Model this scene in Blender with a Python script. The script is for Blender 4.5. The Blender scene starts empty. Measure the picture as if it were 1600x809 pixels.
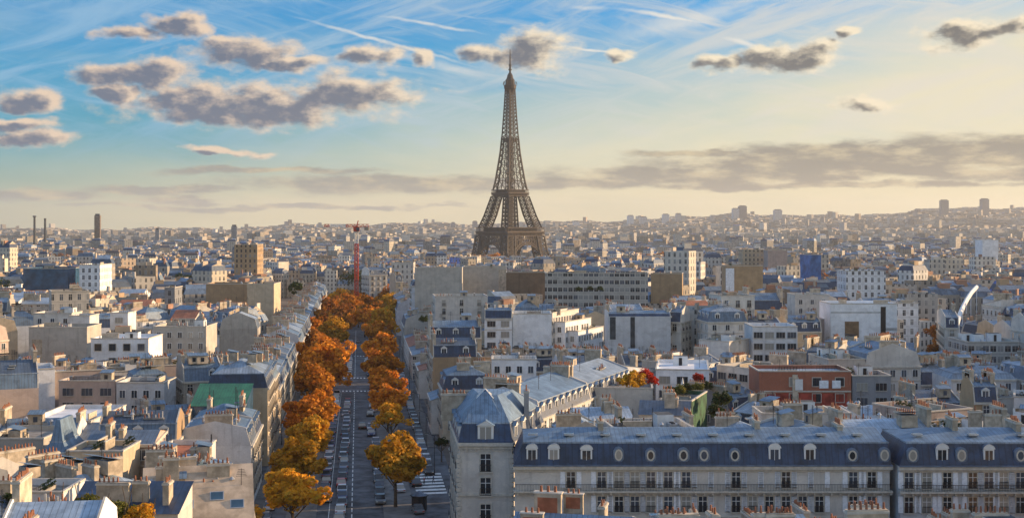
import bpy, math, random, bmesh
import numpy as np
from math import pi, sin, cos, tan, atan, atan2, radians, sqrt
S = bpy.context.scene
C = S.collection
# ---------------------------------------------------------------- camera, world, sun, exposure
CH, F, YH = 52.0, 1960.0, 353.0           # camera height, focal length in photo pixels, horizon row
cam = bpy.data.cameras.new('camera'); co = bpy.data.objects.new('camera', cam); C.objects.link(co)
co.location = (0, 0, CH); co.rotation_euler = (pi / 2, 0, 0)
cam.sensor_width = 36; cam.lens = 36 * F / 1600; cam.shift_y = -(404.5 - YH) / 1600
cam.clip_start = 1; cam.clip_end = 60000
S.camera = co
HAZE = 4.6e-5
S.view_settings.view_transform = 'Standard'; S.view_settings.look = 'None'
S.view_settings.gamma = 1; S.view_settings.use_curve_mapping = False
S.view_settings.exposure = 0.74
S.cycles.max_bounces = 5; S.cycles.diffuse_bounces = 3; S.cycles.glossy_bounces = 2
S.cycles.transparent_max_bounces = 6; S.cycles.volume_bounces = 0
S.cycles.use_denoising = True
SUN_AZ, SUN_EL = radians(74), radians(14)    # azimuth clockwise from the view direction
W = bpy.data.worlds.new('World'); S.world = W; W.use_nodes = True
nt = W.node_tree; nt.nodes.clear()

class NG:
    """small helper for node graphs"""
    def __init__(s, tree): s.t = tree
    def n(s, typ, **kw):
        nd = s.t.nodes.new(typ)
        for k, v in kw.items(): setattr(nd, k, v)
        return nd
    def put(s, sock, v):
        if isinstance(v, bpy.types.NodeSocket): s.t.links.new(v, sock)
        elif v is not None:
            try: sock.default_value = v
            except Exception: sock.default_value = (v[0], v[1], v[2], 1)
    def m(s, op, a, b=None, c=None, clamp=False):
        nd = s.n('ShaderNodeMath', operation=op, use_clamp=clamp)
        s.put(nd.inputs[0], a)
        if b is not None: s.put(nd.inputs[1], b)
        if c is not None: s.put(nd.inputs[2], c)
        return nd.outputs[0]
    def v(s, op, a, b=None):
        nd = s.n('ShaderNodeVectorMath', operation=op)
        s.put(nd.inputs[0], a)
        if b is not None:
            if op == 'SCALE': s.put(nd.inputs['Scale'], b)
            else: s.put(nd.inputs[1], b)
        return nd.outputs['Value'] if op in ('LENGTH', 'DOT_PRODUCT') else nd.outputs[0]
    def ss(s, x, lo, hi, a=0.0, b=1.0):
        nd = s.n('ShaderNodeMapRange', interpolation_type='SMOOTHSTEP')
        s.put(nd.inputs[0], x); s.put(nd.inputs[1], lo); s.put(nd.inputs[2], hi)
        s.put(nd.inputs[3], a); s.put(nd.inputs[4], b)
        return nd.outputs[0]
    def mix(s, f, a, b, typ='MIX'):
        nd = s.n('ShaderNodeMix', data_type='RGBA', blend_type=typ)
        s.put(nd.inputs[0], f)
        for sk, v in ((nd.inputs[6], a), (nd.inputs[7], b)):
            if isinstance(v, bpy.types.NodeSocket): s.t.links.new(v, sk)
            else: sk.default_value = (v[0], v[1], v[2], 1)
        return nd.outputs[2]
    def noise(s, vec, scale, detail=3, rough=.5, col=False, dist=0):
        nd = s.n('ShaderNodeTexNoise')
        s.put(nd.inputs['Vector'], vec); nd.inputs['Scale'].default_value = scale
        nd.inputs['Detail'].default_value = detail; nd.inputs['Roughness'].default_value = rough
        nd.inputs['Distortion'].default_value = dist
        return nd.outputs['Color' if col else 'Fac']
    def xyz(s, a):
        nd = s.n('ShaderNodeSeparateXYZ'); s.put(nd.inputs[0], a); return nd.outputs
    def comb(s, x, y, z=0.0):
        nd = s.n('ShaderNodeCombineXYZ')
        for i, q in enumerate((x, y, z)): s.put(nd.inputs[i], q)
        return nd.outputs[0]

def lin(r, g, b):
    f = lambda c: (c / 255 / 12.92) if c <= 10 else ((c / 255 + .055) / 1.055) ** 2.4
    return (f(r), f(g), f(b))

def build_world():
    g = NG(nt)
    tc = g.n('ShaderNodeTexCoord')
    sky = g.n('ShaderNodeTexSky', sky_type='NISHITA')
    sky.sun_disc = False; sky.sun_elevation = SUN_EL; sky.sun_rotation = SUN_AZ
    sky.air_density = 1.3; sky.dust_density = 1.0; sky.ozone_density = 3.0; sky.altitude = 60
    d = g.v('NORMALIZE', tc.outputs['Generated'])
    dx, dy, dz = g.xyz(d)
    az = g.m('ARCTAN2', dx, dy)
    el = g.m('ARCSINE', dz)
    # sky coordinates in photo-sized degrees-like units: x right, y down, zero at the view's horizon
    px = g.m('MULTIPLY', az, F); py = g.m('MULTIPLY', el, F)
    P = g.comb(px, py, 0.0)
    def c(x, y):
        a = atan((x - 800) / F); e = atan((YH - y) / F * cos(a)); return (a * F, e * F, 0)
    SB = 0.1                                  # background strength
    E = 2 ** S.view_settings.exposure
    def rad(r, gg, b):                        # radiance that shows as this display colour
        q = lin(r, gg, b); return tuple(k / SB / E for k in q)
    base = g.mix(1.0, sky.outputs[0], (0.13, 0.66, 1.18), 'MULTIPLY')
    # thin high veil that thickens towards the horizon and towards the sun
    nz = g.noise(g.v('MULTIPLY', P, (0.0022, 0.011, 0)), 1.0, 5, .6, dist=.6)
    up = g.m('MULTIPLY', py, 1.0)
    veil = g.ss(g.m('ADD', up, g.m('MULTIPLY', px, -0.20)), 330.0, 40.0)
    veil = g.m('ADD', veil, g.m('MULTIPLY', g.m('SUBTRACT', nz, .5), 0.9), clamp=True)
    vcol = g.mix(g.ss(px, -700.0, 700.0), rad(204, 213, 200), rad(240, 227, 192))
    lowc = g.mix(g.ss(px, -700.0, 700.0), rad(226, 213, 172), rad(240, 222, 178))
    vcol = g.mix(g.ss(py, 150.0, 10.0), vcol, lowc)
    colr = g.mix(g.m('MULTIPLY', veil, .93), base, vcol)
    # cirrus fibres
    rot = g.n('ShaderNodeVectorRotate', rotation_type='Z_AXIS'); g.put(rot.inputs['Vector'], P); rot.inputs['Angle'].default_value = -0.32
    f1 = g.noise(g.v('MULTIPLY', rot.outputs[0], (0.0028, 0.019, 0)), 1.0, 7, .62, dist=1.1)
    rot2 = g.n('ShaderNodeVectorRotate', rotation_type='Z_AXIS'); g.put(rot2.inputs['Vector'], P); rot2.inputs['Angle'].default_value = 0.22
    f2 = g.noise(g.v('MULTIPLY', rot2.outputs[0], (0.0035, 0.024, 3.0)), 1.3, 6, .6, dist=.9)
    ci = g.m('MAXIMUM', g.ss(f1, .42, .68), g.ss(f2, .45, .72))
    ci = g.m('MULTIPLY', ci, g.ss(py, 60.0, 200.0))
    colr = g.mix(g.m('MULTIPLY', ci, .68), colr, g.mix(g.ss(px, -600.0, 500.0), rad(150, 190, 220), rad(226, 220, 208)))
    # contrails
    fine = g.noise(g.v('MULTIPLY', P, (0.03, 0.03, 0)), 1.0, 4, .6)
    Pw = g.v('ADD', P, g.v('SCALE', g.v('SUBTRACT', g.noise(g.v('MULTIPLY', P, (0.02, 0.02, 0)), 1., 3, .5, col=True), (.5, .5, .5)), 10.0))
    tr = None
    for (x0, y0, x1, y1, wd, st) in ((425, 16, 780, 114, 2.6, .8), (575, 22, 775, 56, 2.4, .75), (940, 11, 1150, 43, 3.2, .9), (868, 70, 990, 88, 2.0, .9),
                                     (1118, 57, 1206, 79, 3.4, .8), (920, 72, 1230, -8, 13, .5), (560, 70, 800, 130, 8, .45), (880, 12, 960, 12, 3, .5)):
        a, b = c(x0, y0), c(x1, y1)
        ang = atan2(b[1] - a[1], b[0] - a[0]); L = sqrt((b[0] - a[0]) ** 2 + (b[1] - a[1]) ** 2)
        q = g.v('SUBTRACT', Pw, ((a[0] + b[0]) / 2, (a[1] + b[1]) / 2, 0))
        r = g.n('ShaderNodeVectorRotate', rotation_type='Z_AXIS'); g.put(r.inputs['Vector'], q); r.inputs['Angle'].default_value = -ang
        e = g.v('LENGTH', g.v('MULTIPLY', r.outputs[0], (2 / L, 1 / wd / 1.6, 0)))
        k = g.ss(e, 1.0, .1, 0.0, st)
        tr = k if tr is None else g.m('MAXIMUM', tr, k)
    colr = g.mix(g.m('MULTIPLY', tr, g.ss(fine, .25, .6, .45, 1.0)), colr, rad(236, 232, 222))
    # grey stratus bands low over the horizon
    wv = g.noise(g.v('MULTIPLY', P, (0.006, 0.02, 0)), 1.0, 5, .6, col=True)
    Ps = g.v('ADD', P, g.v('MULTIPLY', g.v('SUBTRACT', wv, (.5, .5, .5)), (190, 44, 0)))
    def blobs(Pn, lst, sy=1.0):
        out = None
        for (x, y, rx, ry) in lst:
            cc = c(x, y)
            e = g.v('LENGTH', g.v('MULTIPLY', g.v('SUBTRACT', Pn, cc), (1 / rx, 1 / (ry * sy), 0)))
            out = e if out is None else g.m('MINIMUM', out, e)
        return out
    st = blobs(Ps, [(1330, 252, 340, 30), (1130, 274, 330, 20), (1560, 236, 200, 30), (1560, 268, 240, 16), (1075, 236, 100, 8), (640, 290, 290, 17), (880, 286, 240, 13),
                    (240, 295, 110, 9), (270, 309, 46, 7), (60, 303, 110, 10), (420, 268, 170, 8), (1250, 292, 350, 6), (400, 322, 330, 5)])
    sn = g.noise(g.v('MULTIPLY', P, (0.012, 0.04, 0)), 1.0, 5, .6)
    sa = g.ss(g.m('ADD', st, g.m('MULTIPLY', g.m('SUBTRACT', sn, .5), 1.3)), 1.2, .5)
    scol = g.mix(g.ss(px, -500.0, 600.0), rad(152, 152, 146), rad(140, 136, 128))
    scol = g.mix(g.ss(sn, .42, .68), scol, rad(205, 190, 158))
    colr = g.mix(g.m('MULTIPLY', sa, .93), colr, scol)
    # cumulus
    lst = [(390, 162, 185, 29), (225, 116, 82, 22), (540, 148, 120, 24), (330, 178, 95, 15), (385, 84, 86, 22), (455, 102, 52, 12), (282, 40, 46, 18), (205, 53, 34, 12),
           (578, 92, 44, 17), (180, 140, 32, 13), (52, 157, 54, 15), (42, 216, 62, 15), (30, 195, 48, 8), (828, 80, 66, 26), (752, 84, 30, 15), (974, 81, 22, 8),
           (1225, 92, 78, 20), (1122, 97, 36, 11), (1270, 88, 36, 20), (1514, 50, 60, 19), (1350, 166, 46, 10), (1312, 52, 20, 9), (1588, 40, 40, 12), (345, 236, 60, 6), (655, 88, 18, 9)]
    def density(off):
        Q = P if off is None else g.v('ADD', P, off)
        wn = g.noise(g.v('MULTIPLY', Q, (0.013, 0.020, 0)), 1.0, 3, .5, col=True)
        Pc = g.v('ADD', Q, g.v('MULTIPLY', g.v('SUBTRACT', wn, (.5, .5, .5)), (90, 48, 0)))
        cn = g.noise(g.v('MULTIPLY', Q, (0.020, 0.034, 0)), 1.0, 8 if off is None else 5, .62)
        return g.m('SUBTRACT', 1.14, g.m('ADD', blobs(Pc, lst, 1.1), g.m('MULTIPLY', g.m('SUBTRACT', cn, .5), 1.9)))
    den = density(None); dsh = density((15.0, 6.0, 0)); 
    ca = g.ss(den, -.22, .55)
    cshade = g.m('MULTIPLY', g.ss(dsh, -.05, .8), g.ss(den, -.05, .3, .45, 1.0))
    fn = g.noise(g.v('MULTIPLY', P, (0.05, 0.07, 0)), 1.0, 4, .6)
    cshade = g.m('ADD', cshade, g.m('MULTIPLY', g.m('SUBTRACT', fn, .5), 1.1), clamp=True)
    lite = g.mix(g.ss(px, -600.0, 300.0), rad(236, 210, 184), rad(250, 234, 204))
    dark = g.mix(g.ss(px, -600.0, 600.0), rad(106, 116, 136), rad(112, 112, 112))
    colr = g.mix(g.m('MULTIPLY', ca, .97), colr, g.mix(cshade, lite, dark))
    # added pale glow in the unseen sky overhead and behind, fills the shade
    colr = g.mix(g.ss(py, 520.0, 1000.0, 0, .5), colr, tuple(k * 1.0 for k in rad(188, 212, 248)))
    # below the horizon: plain dull haze colour
    colr = g.mix(g.ss(dz, -.002, -.03), colr, rad(120, 118, 112))
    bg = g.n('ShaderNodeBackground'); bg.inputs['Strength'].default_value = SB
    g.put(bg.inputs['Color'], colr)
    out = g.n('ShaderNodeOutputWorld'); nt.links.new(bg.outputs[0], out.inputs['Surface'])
build_world()
W.cycles.sampling_method = 'MANUAL'; W.cycles.sample_map_resolution = 512
sl = bpy.data.lights.new('sun', 'SUN'); sl.energy = 5.0; sl.angle = radians(.5); sl.color = (1, .69, .40)
so = bpy.data.objects.new('sun', sl); C.objects.link(so)
so.rotation_euler = (pi / 2 - SUN_EL, 0, -SUN_AZ + pi)
so.location = (600, 200, 300)
random.seed(7)
R = random.random
def U(a, b): return a + (b - a) * random.random()

# ---------------------------------------------------------------- terrain
def sst(a, b, x):
    t = min(1, max(0, (x - a) / (b - a))); return t * t * (3 - 2 * t)
HX = [-3000, -200, 250, 380, 480, 600, 740, 880, 1000, 1100, 1160, 1200, 1260, 1340, 1400, 1470, 1530, 1600, 1800, 4000]
HZ = [8, 14, 18, 28, 46, 52, 54, 66, 84, 100, 140, 116, 106, 118, 132, 156, 166, 168, 150, 120]
def ground(X, Y):
    z = -13 * sst(620, 1500, Y)
    if Y > 3500:
        x = 800 + F * X / Y
        h = float(np.interp(x, HX, HZ)) + 8 * sin(x * .031) + 5 * sin(x * .083 + 1)
        z += (h + 13) * sst(3800, 9000, Y)
    return z
def at(x, y, z):                # point at height z seen on photo pixel (x, y)
    Y = (CH - z) * F / (y - YH); return ((x - 800) * Y / F, Y)
AV = -0.1225                     # the avenue runs along (AV, 1)
AR = atan(-AV)
def av(a, Y): return (a + AV * Y, Y)
def pxof(X, Y): return 800 + F * X / Y

# ---------------------------------------------------------------- materials
M = {}
def newmat(name):
    m = bpy.data.materials.new(name); m.use_nodes = True
    t = m.node_tree; t.nodes.clear(); g = NG(t)
    b = g.n('ShaderNodeBsdfPrincipled'); o = g.n('ShaderNodeOutputMaterial'); t.links.new(b.outputs[0], o.inputs[0])
    M[name] = m; return g, b
def plain(name, col, rough=.8, var=.25, scale=.6, metal=0, rnd=.0, spec=.3):
    g, b = newmat(name)
    tc = g.n('ShaderNodeTexCoord')
    n = g.noise(tc.outputs['Object'], scale, 5, .62)
    c = g.mix(g.ss(n, .3, .7), [k * (1 - var) for k in col], [min(1, k * (1 + var)) for k in col])
    if rnd:
        oi = g.n('ShaderNodeObjectInfo')
        c = g.mix(1.0, c, g.comb(*[g.m('MULTIPLY_ADD', oi.outputs['Random'], rnd, 1 - rnd / 2)] * 3), 'MULTIPLY')
    g.put(b.inputs['Base Color'], c); b.inputs['Roughness'].default_value = rough
    b.inputs['Metallic'].default_value = metal; b.inputs['Specular IOR Level'].default_value = spec
    return g, b
def uvn(g): return g.n('ShaderNodeUVMap').outputs[0]
def cell(g, x, pitch):           # position in the cell, -0.5..0.5
    return g.m('SUBTRACT', g.m('FRACT', g.m('ADD', g.m('DIVIDE', x, pitch), .5)), .5)
def inside(g, x, half): return g.m('LESS_THAN', g.m('ABSOLUTE', x), half)
def wallmat(name, col, win=0, pitch=2.9, floor=3.3, ww=.19, wh=.31, bands=1, tint=False, dirt=.5):
    g, b = newmat(name)
    tc = g.n('ShaderNodeTexCoord'); P = tc.outputs['Object']
    n = g.noise(P, .25, 6, .65)
    st = g.noise(g.v('MULTIPLY', P, (1.1, 1.1, .09)), 1.0, 5, .6)
    c = g.mix(g.ss(n, .3, .72), [k * .84 for k in col], [min(1, k * 1.12) for k in col])
    c = g.mix(g.ss(st, .5, .78, 0, dirt), c, [col[0] * .42, col[1] * .42, col[2] * .42])
    pt = g.noise(g.v('MULTIPLY', P, (.35, .35, .55)), 1.0, 2, .4, dist=.8)
    c = g.mix(g.ss(pt, .60, .63, 0, .20), c, [col[0] * 1.35, col[1] * 1.3, col[2] * 1.2])
    c = g.mix(g.ss(pt, .40, .37, 0, .24), c, [col[0] * .6, col[1] * .56, col[2] * .52])
    fi = g.noise(P, 3.5, 4, .7); c = g.mix(g.ss(fi, .35, .7, .22, 0), c, [col[0] * .55] * 3)
    if tint:
        a = g.n('ShaderNodeAttribute', attribute_name='tint')
        c = g.mix(1.0, c, a.outputs['Color'], 'MULTIPLY')
    else:
        oi = g.n('ShaderNodeObjectInfo')
        c = g.mix(1.0, c, g.comb(*[g.m('MULTIPLY_ADD', oi.outputs['Random'], .22, .89)] * 3), 'MULTIPLY')
    rough = .85
    u, v, _ = g.xyz(uvn(g))
    if bands:
        bl = g.m('LESS_THAN', g.m('FRACT', g.m('DIVIDE', v, floor)), .055)
        c = g.mix(g.m('MULTIPLY', bl, .45), c, [col[0] * .35, col[1] * .35, col[2] * .35])
    if win:
        cu = cell(g, u, pitch); cv = g.m('SUBTRACT', g.m('FRACT', g.m('DIVIDE', v, floor)), .5)
        iu = g.m('FLOOR', g.m('ADD', g.m('DIVIDE', u, pitch), .5)); iv = g.m('FLOOR', g.m('DIVIDE', v, floor))
        wnz = g.n('ShaderNodeTexWhiteNoise', noise_dimensions='3D')
        g.put(wnz.inputs['Vector'], g.comb(iu, iv, 1.0))
        rim = g.m('MULTIPLY', inside(g, cu, ww + .05), inside(g, cv, wh + .05))
        c = g.mix(g.m('MULTIPLY', rim, .35), c, [min(1, k * 1.35) for k in col])
        w = g.m('MULTIPLY', inside(g, cu, ww), inside(g, cv, wh))
        bar = g.m('ADD', inside(g, cu, .02), inside(g, g.m('ADD', cv, -.12), .014), clamp=True)
        w2 = g.m('MULTIPLY', w, g.m('SUBTRACT', 1.0, g.m('MULTIPLY', bar, .7)))
        gl = g.mix(g.m('GREATER_THAN', wnz.outputs['Value'], .74), (.022, .028, .038), (.26, .26, .25))
        gl = g.mix(g.m('LESS_THAN', wnz.outputs['Value'], .2), gl, (.07, .085, .11))
        c = g.mix(w2, c, gl)
        g.put(b.inputs['Roughness'], g.m('MULTIPLY_ADD', w2, -.62, .85))
    else: b.inputs['Roughness'].default_value = .85
    g.put(b.inputs['Base Color'], c); b.inputs['Specular IOR Level'].default_value = .35
def roofmat(name, col, seam=.65, tint=False, rough=.5, metal=.0, var=.3):
    g, b = newmat(name)
    u, v, _ = g.xyz(uvn(g)); P = g.n('ShaderNodeTexCoord').outputs['Object']
    n = g.noise(P, .5, 6, .65); n2 = g.noise(g.v('MULTIPLY', g.comb(u, v), (1.6, .16, 1)), 1.0, 4, .6)
    pan = g.n('ShaderNodeTexWhiteNoise', noise_dimensions='3D')
    g.put(pan.inputs['Vector'], g.comb(g.m('FLOOR', g.m('DIVIDE', u, seam)), g.m('FLOOR', g.m('DIVIDE', v, 2.2)), 2.))
    c = g.mix(g.ss(n, .3, .7), [k * (1 - var) for k in col], [min(1, k * (1 + var)) for k in col])
    big = g.noise(g.v('MULTIPLY', P, (.22, .3, .3)), 1.0, 4, .6, dist=1.2)
    c = g.mix(g.ss(big, .5, .56, 0, .4), c, [k * .5 for k in col]); c = g.mix(g.ss(big, .40, .34, 0, .3), c, [min(1, k * 1.5) for k in col])
    c = g.mix(g.ss(n2, .45, .72, 0, .6), c, [col[0] * .55, col[1] * .52, col[2] * .5])
    c = g.mix(g.m('MULTIPLY', pan.outputs['Value'], .22), c, [min(1, k * 1.7) for k in col])
    ln = g.m('GREATER_THAN', g.m('ABSOLUTE', cell(g, u, seam)), .43)
    c = g.mix(g.m('MULTIPLY', ln, .55), c, [k * .33 for k in col])
    if tint:
        a = g.n('ShaderNodeAttribute', attribute_name='tint'); c = g.mix(1.0, c, a.outputs['Color'], 'MULTIPLY')
    else:
        oi = g.n('ShaderNodeObjectInfo')
        c = g.mix(1.0, c, g.comb(*[g.m('MULTIPLY_ADD', oi.outputs['Random'], .3, .85)] * 3), 'MULTIPLY')
    bp = g.n('ShaderNodeBump'); bp.inputs['Strength'].default_value = .5; bp.inputs['Distance'].default_value = .06
    g.put(bp.inputs['Height'], ln); g.put(b.inputs['Normal'], bp.outputs[0])
    g.put(b.inputs['Base Color'], c); b.inputs['Roughness'].default_value = rough; b.inputs['Metallic'].default_value = metal
WALLS = {'cream': (.64, .60, .54), 'pale grey': (.60, .61, .62), 'white': (.80, .81, .82), 'beige': (.47, .43, .37), 'buff': (.54, .43, .29), 'grey': (.26, .27, .29),
         'pinkish': (.46, .36, .31), 'brown': (.22, .145, .09), 'brick red': (.42, .13, .065), 'tan': (.42, .28, .15)}
for k, c_ in WALLS.items():
    wallmat('wall ' + k, c_, 0, bands=0, dirt=.25 if k == 'white' else .5)
    wallmat('winwall ' + k, c_, 1)
wallmat('band wall', (.50, .47, .42), 1, pitch=2.1, floor=3.1, ww=.40, wh=.27)
wallmat('mass wall', (.50, .47, .425), 1, tint=True, bands=0)
roofmat('zinc', (.12, .185, .265)); roofmat('pale zinc', (.26, .33, .41)); roofmat('dark zinc', (.075, .105, .15))
roofmat('slate', (.018, .040, .088), seam=.9, rough=.5, var=.6); roofmat('green metal', (.028, .14, .065), seam=.6, rough=.45)
roofmat('tile', (.30, .12, .07), seam=.3, rough=.8); roofmat('mass roof', (.12, .17, .235), tint=True, rough=.6)
plain('gravel', (.22, .205, .185), .95, .3, .8, rnd=.3); plain('white roofing', (.60, .63, .68), .7, .15, .3)
plain('bitumen', (.06, .07, .08), .9, .4, .5, rnd=.3); plain('trim', (.52, .48, .41), .8, .15, 1.5); plain('white paint', (.72, .72, .70), .6, .1)
plain('pots', (.30, .13, .075), .85, .3, 3); plain('iron', (.02, .021, .025), .5, .2); plain('duct', (.42, .44, .46), .4, .2, metal=.5)
plain('chimney wall', (.44, .37, .28), .9, .3, .8, rnd=.35); plain('shutter', (.78, .80, .83), .6, .15, 2); plain('sky blue', (.045, .13, .33), .4, .5, .15); plain('hedge wall', (.03, .085, .045), .8, .6, .5); plain('red paint', (.32, .05, .035), .8, .4, .6); plain('pale render', (.46, .37, .28), .9, .35, .35); plain('planter', (.3, .27, .23), .9, .3, 1)
plain('awning', (.55, .18, .08), .8, .2, 1); plain('terracotta', (.36, .13, .07), .85, .3, .7); plain('copper', (.12, .16, .22), .5, .3, 1)
plain('umbrella cloth', (.75, .75, .73), .8, .1); plain('wood deck', (.22, .14, .08), .8, .3)
g_, b_ = plain('glass', (.02, .028, .04), .12, .4, .3, spec=.6)
oi_ = g_.n('ShaderNodeObjectInfo')
g_.put(b_.inputs['Base Color'], g_.mix(g_.m('GREATER_THAN', oi_.outputs['Random'], .78), g_.mix(g_.m('LESS_THAN', oi_.outputs['Random'], .25), (.018, .025, .035), (.06, .075, .10)), (.30, .29, .26)))
plain('blue glass', (.035, .09, .16), .18, .4, .25, spec=.6)
plain('asphalt', (.085, .09, .10), .85, .55, .25); plain('paving', (.15, .145, .14), .9, .25, .4); plain('kerb', (.28, .275, .26), .9, .2, 1)
plain('road paint', (.62, .62, .60), .8, .25, 1.5); plain('earth', (.12, .10, .085), .95, .4, .05)
plain('tower iron', (.042, .033, .028), .7, .2, .05); plain('tower deck', (.085, .064, .05), .7, .2, .05)
plain('crane red', (.52, .055, .03), .5, .15); plain('crane white', (.72, .70, .66), .5, .1)
plain('bark', (.085, .065, .05), .9, .3, 2); plain('tyre', (.02, .02, .02), .8, .1); plain('lamp glass', (.7, .68, .6), .3, .1)
for nm, c_ in (('car white', (.55, .56, .58)), ('car black', (.012, .013, .016)), ('car blue', (.03, .055, .15)), ('car grey', (.14, .15, .165)), ('car silver', (.42, .43, .45)), ('car red', (.34, .02, .02))):
    g_, b_ = plain(nm, c_, .25, .03, spec=.6); b_.inputs['Coat Weight'].default_value = .2; b_.inputs['Roughness'].default_value = .4
def leafmat(name, ca, cb, cc):
    g, b = newmat(name)
    P = g.n('ShaderNodeTexCoord').outputs['Object']; oi = g.n('ShaderNodeObjectInfo')
    gi = g.n('ShaderNodeNewGeometry')
    n = g.noise(P, .35, 3, .6)
    c = g.mix(g.ss(n, .35, .65), ca, cb)
    c = g.mix(g.m('MULTIPLY', gi.outputs['Random Per Island'], .75), c, cc)
    c = g.mix(1.0, c, g.comb(*[g.m('MULTIPLY_ADD', oi.outputs['Random'], .55, .68)] * 3), 'MULTIPLY')
    g.put(b.inputs['Base Color'], c); b.inputs['Roughness'].default_value = .7; b.inputs['Specular IOR Level'].default_value = .15
    t = g.n('ShaderNodeBsdfTranslucent'); g.put(t.inputs[0], c)
    mx = g.n('ShaderNodeMixShader'); mx.inputs[0].default_value = .35
    g.t.links.new(b.outputs[0], mx.inputs[1]); g.t.links.new(t.outputs[0], mx.inputs[2])
    o = [q for q in g.t.nodes if q.type == 'OUTPUT_MATERIAL'][0]; g.t.links.new(mx.outputs[0], o.inputs[0])
leafmat('leaf orange', (.60, .20, .016), (.84, .36, .025), (.30, .10, .014))
leafmat('leaf gold', (.62, .29, .02), (.36, .25, .03), (.82, .38, .02))
leafmat('leaf rust', (.44, .15, .02), (.58, .24, .02), (.14, .04, .015))
leafmat('leaf green', (.035, .055, .018), (.06, .085, .02), (.02, .035, .012))
leafmat('leaf olive', (.12, .13, .02), (.22, .17, .02), (.07, .08, .02))
leafmat('leaf yellow', (.75, .42, .02), (.65, .34, .03), (.60, .30, .02)); leafmat('leaf red', (.55, .03, .015), (.40, .02, .01), (.62, .06, .02))

# ---------------------------------------------------------------- mesh builder and object helpers
class MB:
    def __init__(s): s.v = []; s.f = []; s.m = []; s.mats = []
    def mi(s, mat):
        if mat not in s.mats: s.mats.append(mat)
        return s.mats.index(mat)
    def face(s, pts, mat):
        i = len(s.v); s.v.extend(pts); s.f.append(tuple(range(i, i + len(pts)))); s.m.append(s.mi(mat))
    def box(s, x0, x1, y0, y1, z0, z1, mat, top=None, bottom=True):
        if x0 > x1: x0, x1 = x1, x0
        if y0 > y1: y0, y1 = y1, y0
        s.face([(x0, y0, z0), (x1, y0, z0), (x1, y0, z1), (x0, y0, z1)], mat)
        s.face([(x1, y0, z0), (x1, y1, z0), (x1, y1, z1), (x1, y0, z1)], mat)
        s.face([(x1, y1, z0), (x0, y1, z0), (x0, y1, z1), (x1, y1, z1)], mat)
        s.face([(x0, y1, z0), (x0, y0, z0), (x0, y0, z1), (x0, y1, z1)], mat)
        s.face([(x0, y0, z1), (x1, y0, z1), (x1, y1, z1), (x0, y1, z1)], top or mat)
        if bottom: s.face([(x0, y1, z0), (x1, y1, z0), (x1, y0, z0), (x0, y0, z0)], mat)
    def ringwall(s, pts, z0, z1, mat, top=None):     # vertical walls round a plan polygon (ccw)
        n = len(pts)
        for i in range(n):
            a, b = pts[i], pts[(i + 1) % n]
            s.face([(a[0], a[1], z0), (b[0], b[1], z0), (b[0], b[1], z1), (a[0], a[1], z1)], mat)
        if top: s.face([(p[0], p[1], z1) for p in pts], top)
    def loft(s, A, za, B, zb, mat, cap=None):
        n = len(A)
        for i in range(n):
            j = (i + 1) % n
            s.face([(*A[i], za), (*A[j], za), (*B[j], zb), (*B[i], zb)], mat)
        if cap: s.face([(*p, zb) for p in B], cap)
    def beam(s, p, q, t, mat, n=4):
        p = np.array(p, float); q = np.array(q, float); d = q - p; L = np.linalg.norm(d)
        if L < 1e-6: return
        d /= L; a = np.cross(d, (0, 0, 1.)) if abs(d[2]) < .95 else np.cross(d, (1., 0, 0)); a /= np.linalg.norm(a); b = np.cross(d, a)
        r = t / 2 * (1.414 if n == 4 else 1)
        o = [(a * cos(2 * pi * k / n + pi / n) + b * sin(2 * pi * k / n + pi / n)) * r for k in range(n)]
        P = [tuple(p + k) for k in o]; Q = [tuple(q + k) for k in o]
        for k in range(n):
            j = (k + 1) % n; s.face([P[k], Q[k], Q[j], P[j]], mat)
        s.face(P, mat); s.face(Q[::-1], mat)
    def cyl(s, x, y, z0, z1, r0, r1, mat, n=8, top=None):
        A = [(x + r0 * cos(2 * pi * k / n), y + r0 * sin(2 * pi * k / n)) for k in range(n)]
        B = [(x + r1 * cos(2 * pi * k / n), y + r1 * sin(2 * pi * k / n)) for k in range(n)]
        s.loft(A, z0, B, z1, mat, top or mat)
    def mesh(s, name):
        me = bpy.data.meshes.new(name); me.from_pydata(s.v, [], s.f)
        for mt in s.mats: me.materials.append(M[mt])
        me.polygons.foreach_set('material_index', s.m)
        V = np.array(s.v, float)
        uv = me.uv_layers.new(name='UVMap'); data = np.zeros((len(me.loops), 2)); k = 0
        for f in s.f:
            P = V[list(f)]; n = np.cross(P[1] - P[0], P[2] - P[0]); l = np.linalg.norm(n)
            n = n / l if l > 1e-9 else np.array((0, 0, 1.))
            if abs(n[2]) < .985:
                t = np.array((-n[1], n[0], 0)); t /= np.linalg.norm(t); b = np.cross(n, t)
                data[k:k + len(f), 0] = P @ t; data[k:k + len(f), 1] = P @ b
            else: data[k:k + len(f)] = P[:, :2]
            k += len(f)
        uv.data.foreach_set('uv', data.ravel())
        me.update(); return me
def link(name, data, parent=None, loc=(0, 0, 0), rz=0):
    o = bpy.data.objects.new(name, data); C.objects.link(o); o.location = loc; o.rotation_euler = (0, 0, rz)
    if parent: o.parent = parent
    return o
USED = set()
def tag(o, label, cat, group=None):
    lb = label
    if lb in USED: print('DUPLICATE LABEL', lb)
    USED.add(lb)
    n = len(lb.split())
    if n < 4 or n > 16: print('LABEL LENGTH', n, lb)
    o['label'] = lb; o['category'] = cat
    if group: o['group'] = group
    return o
def thing(name, label, cat, loc, rz=0, group=None):
    o = link(name, None, None, loc, rz); return tag(o, label, cat, group)
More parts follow.
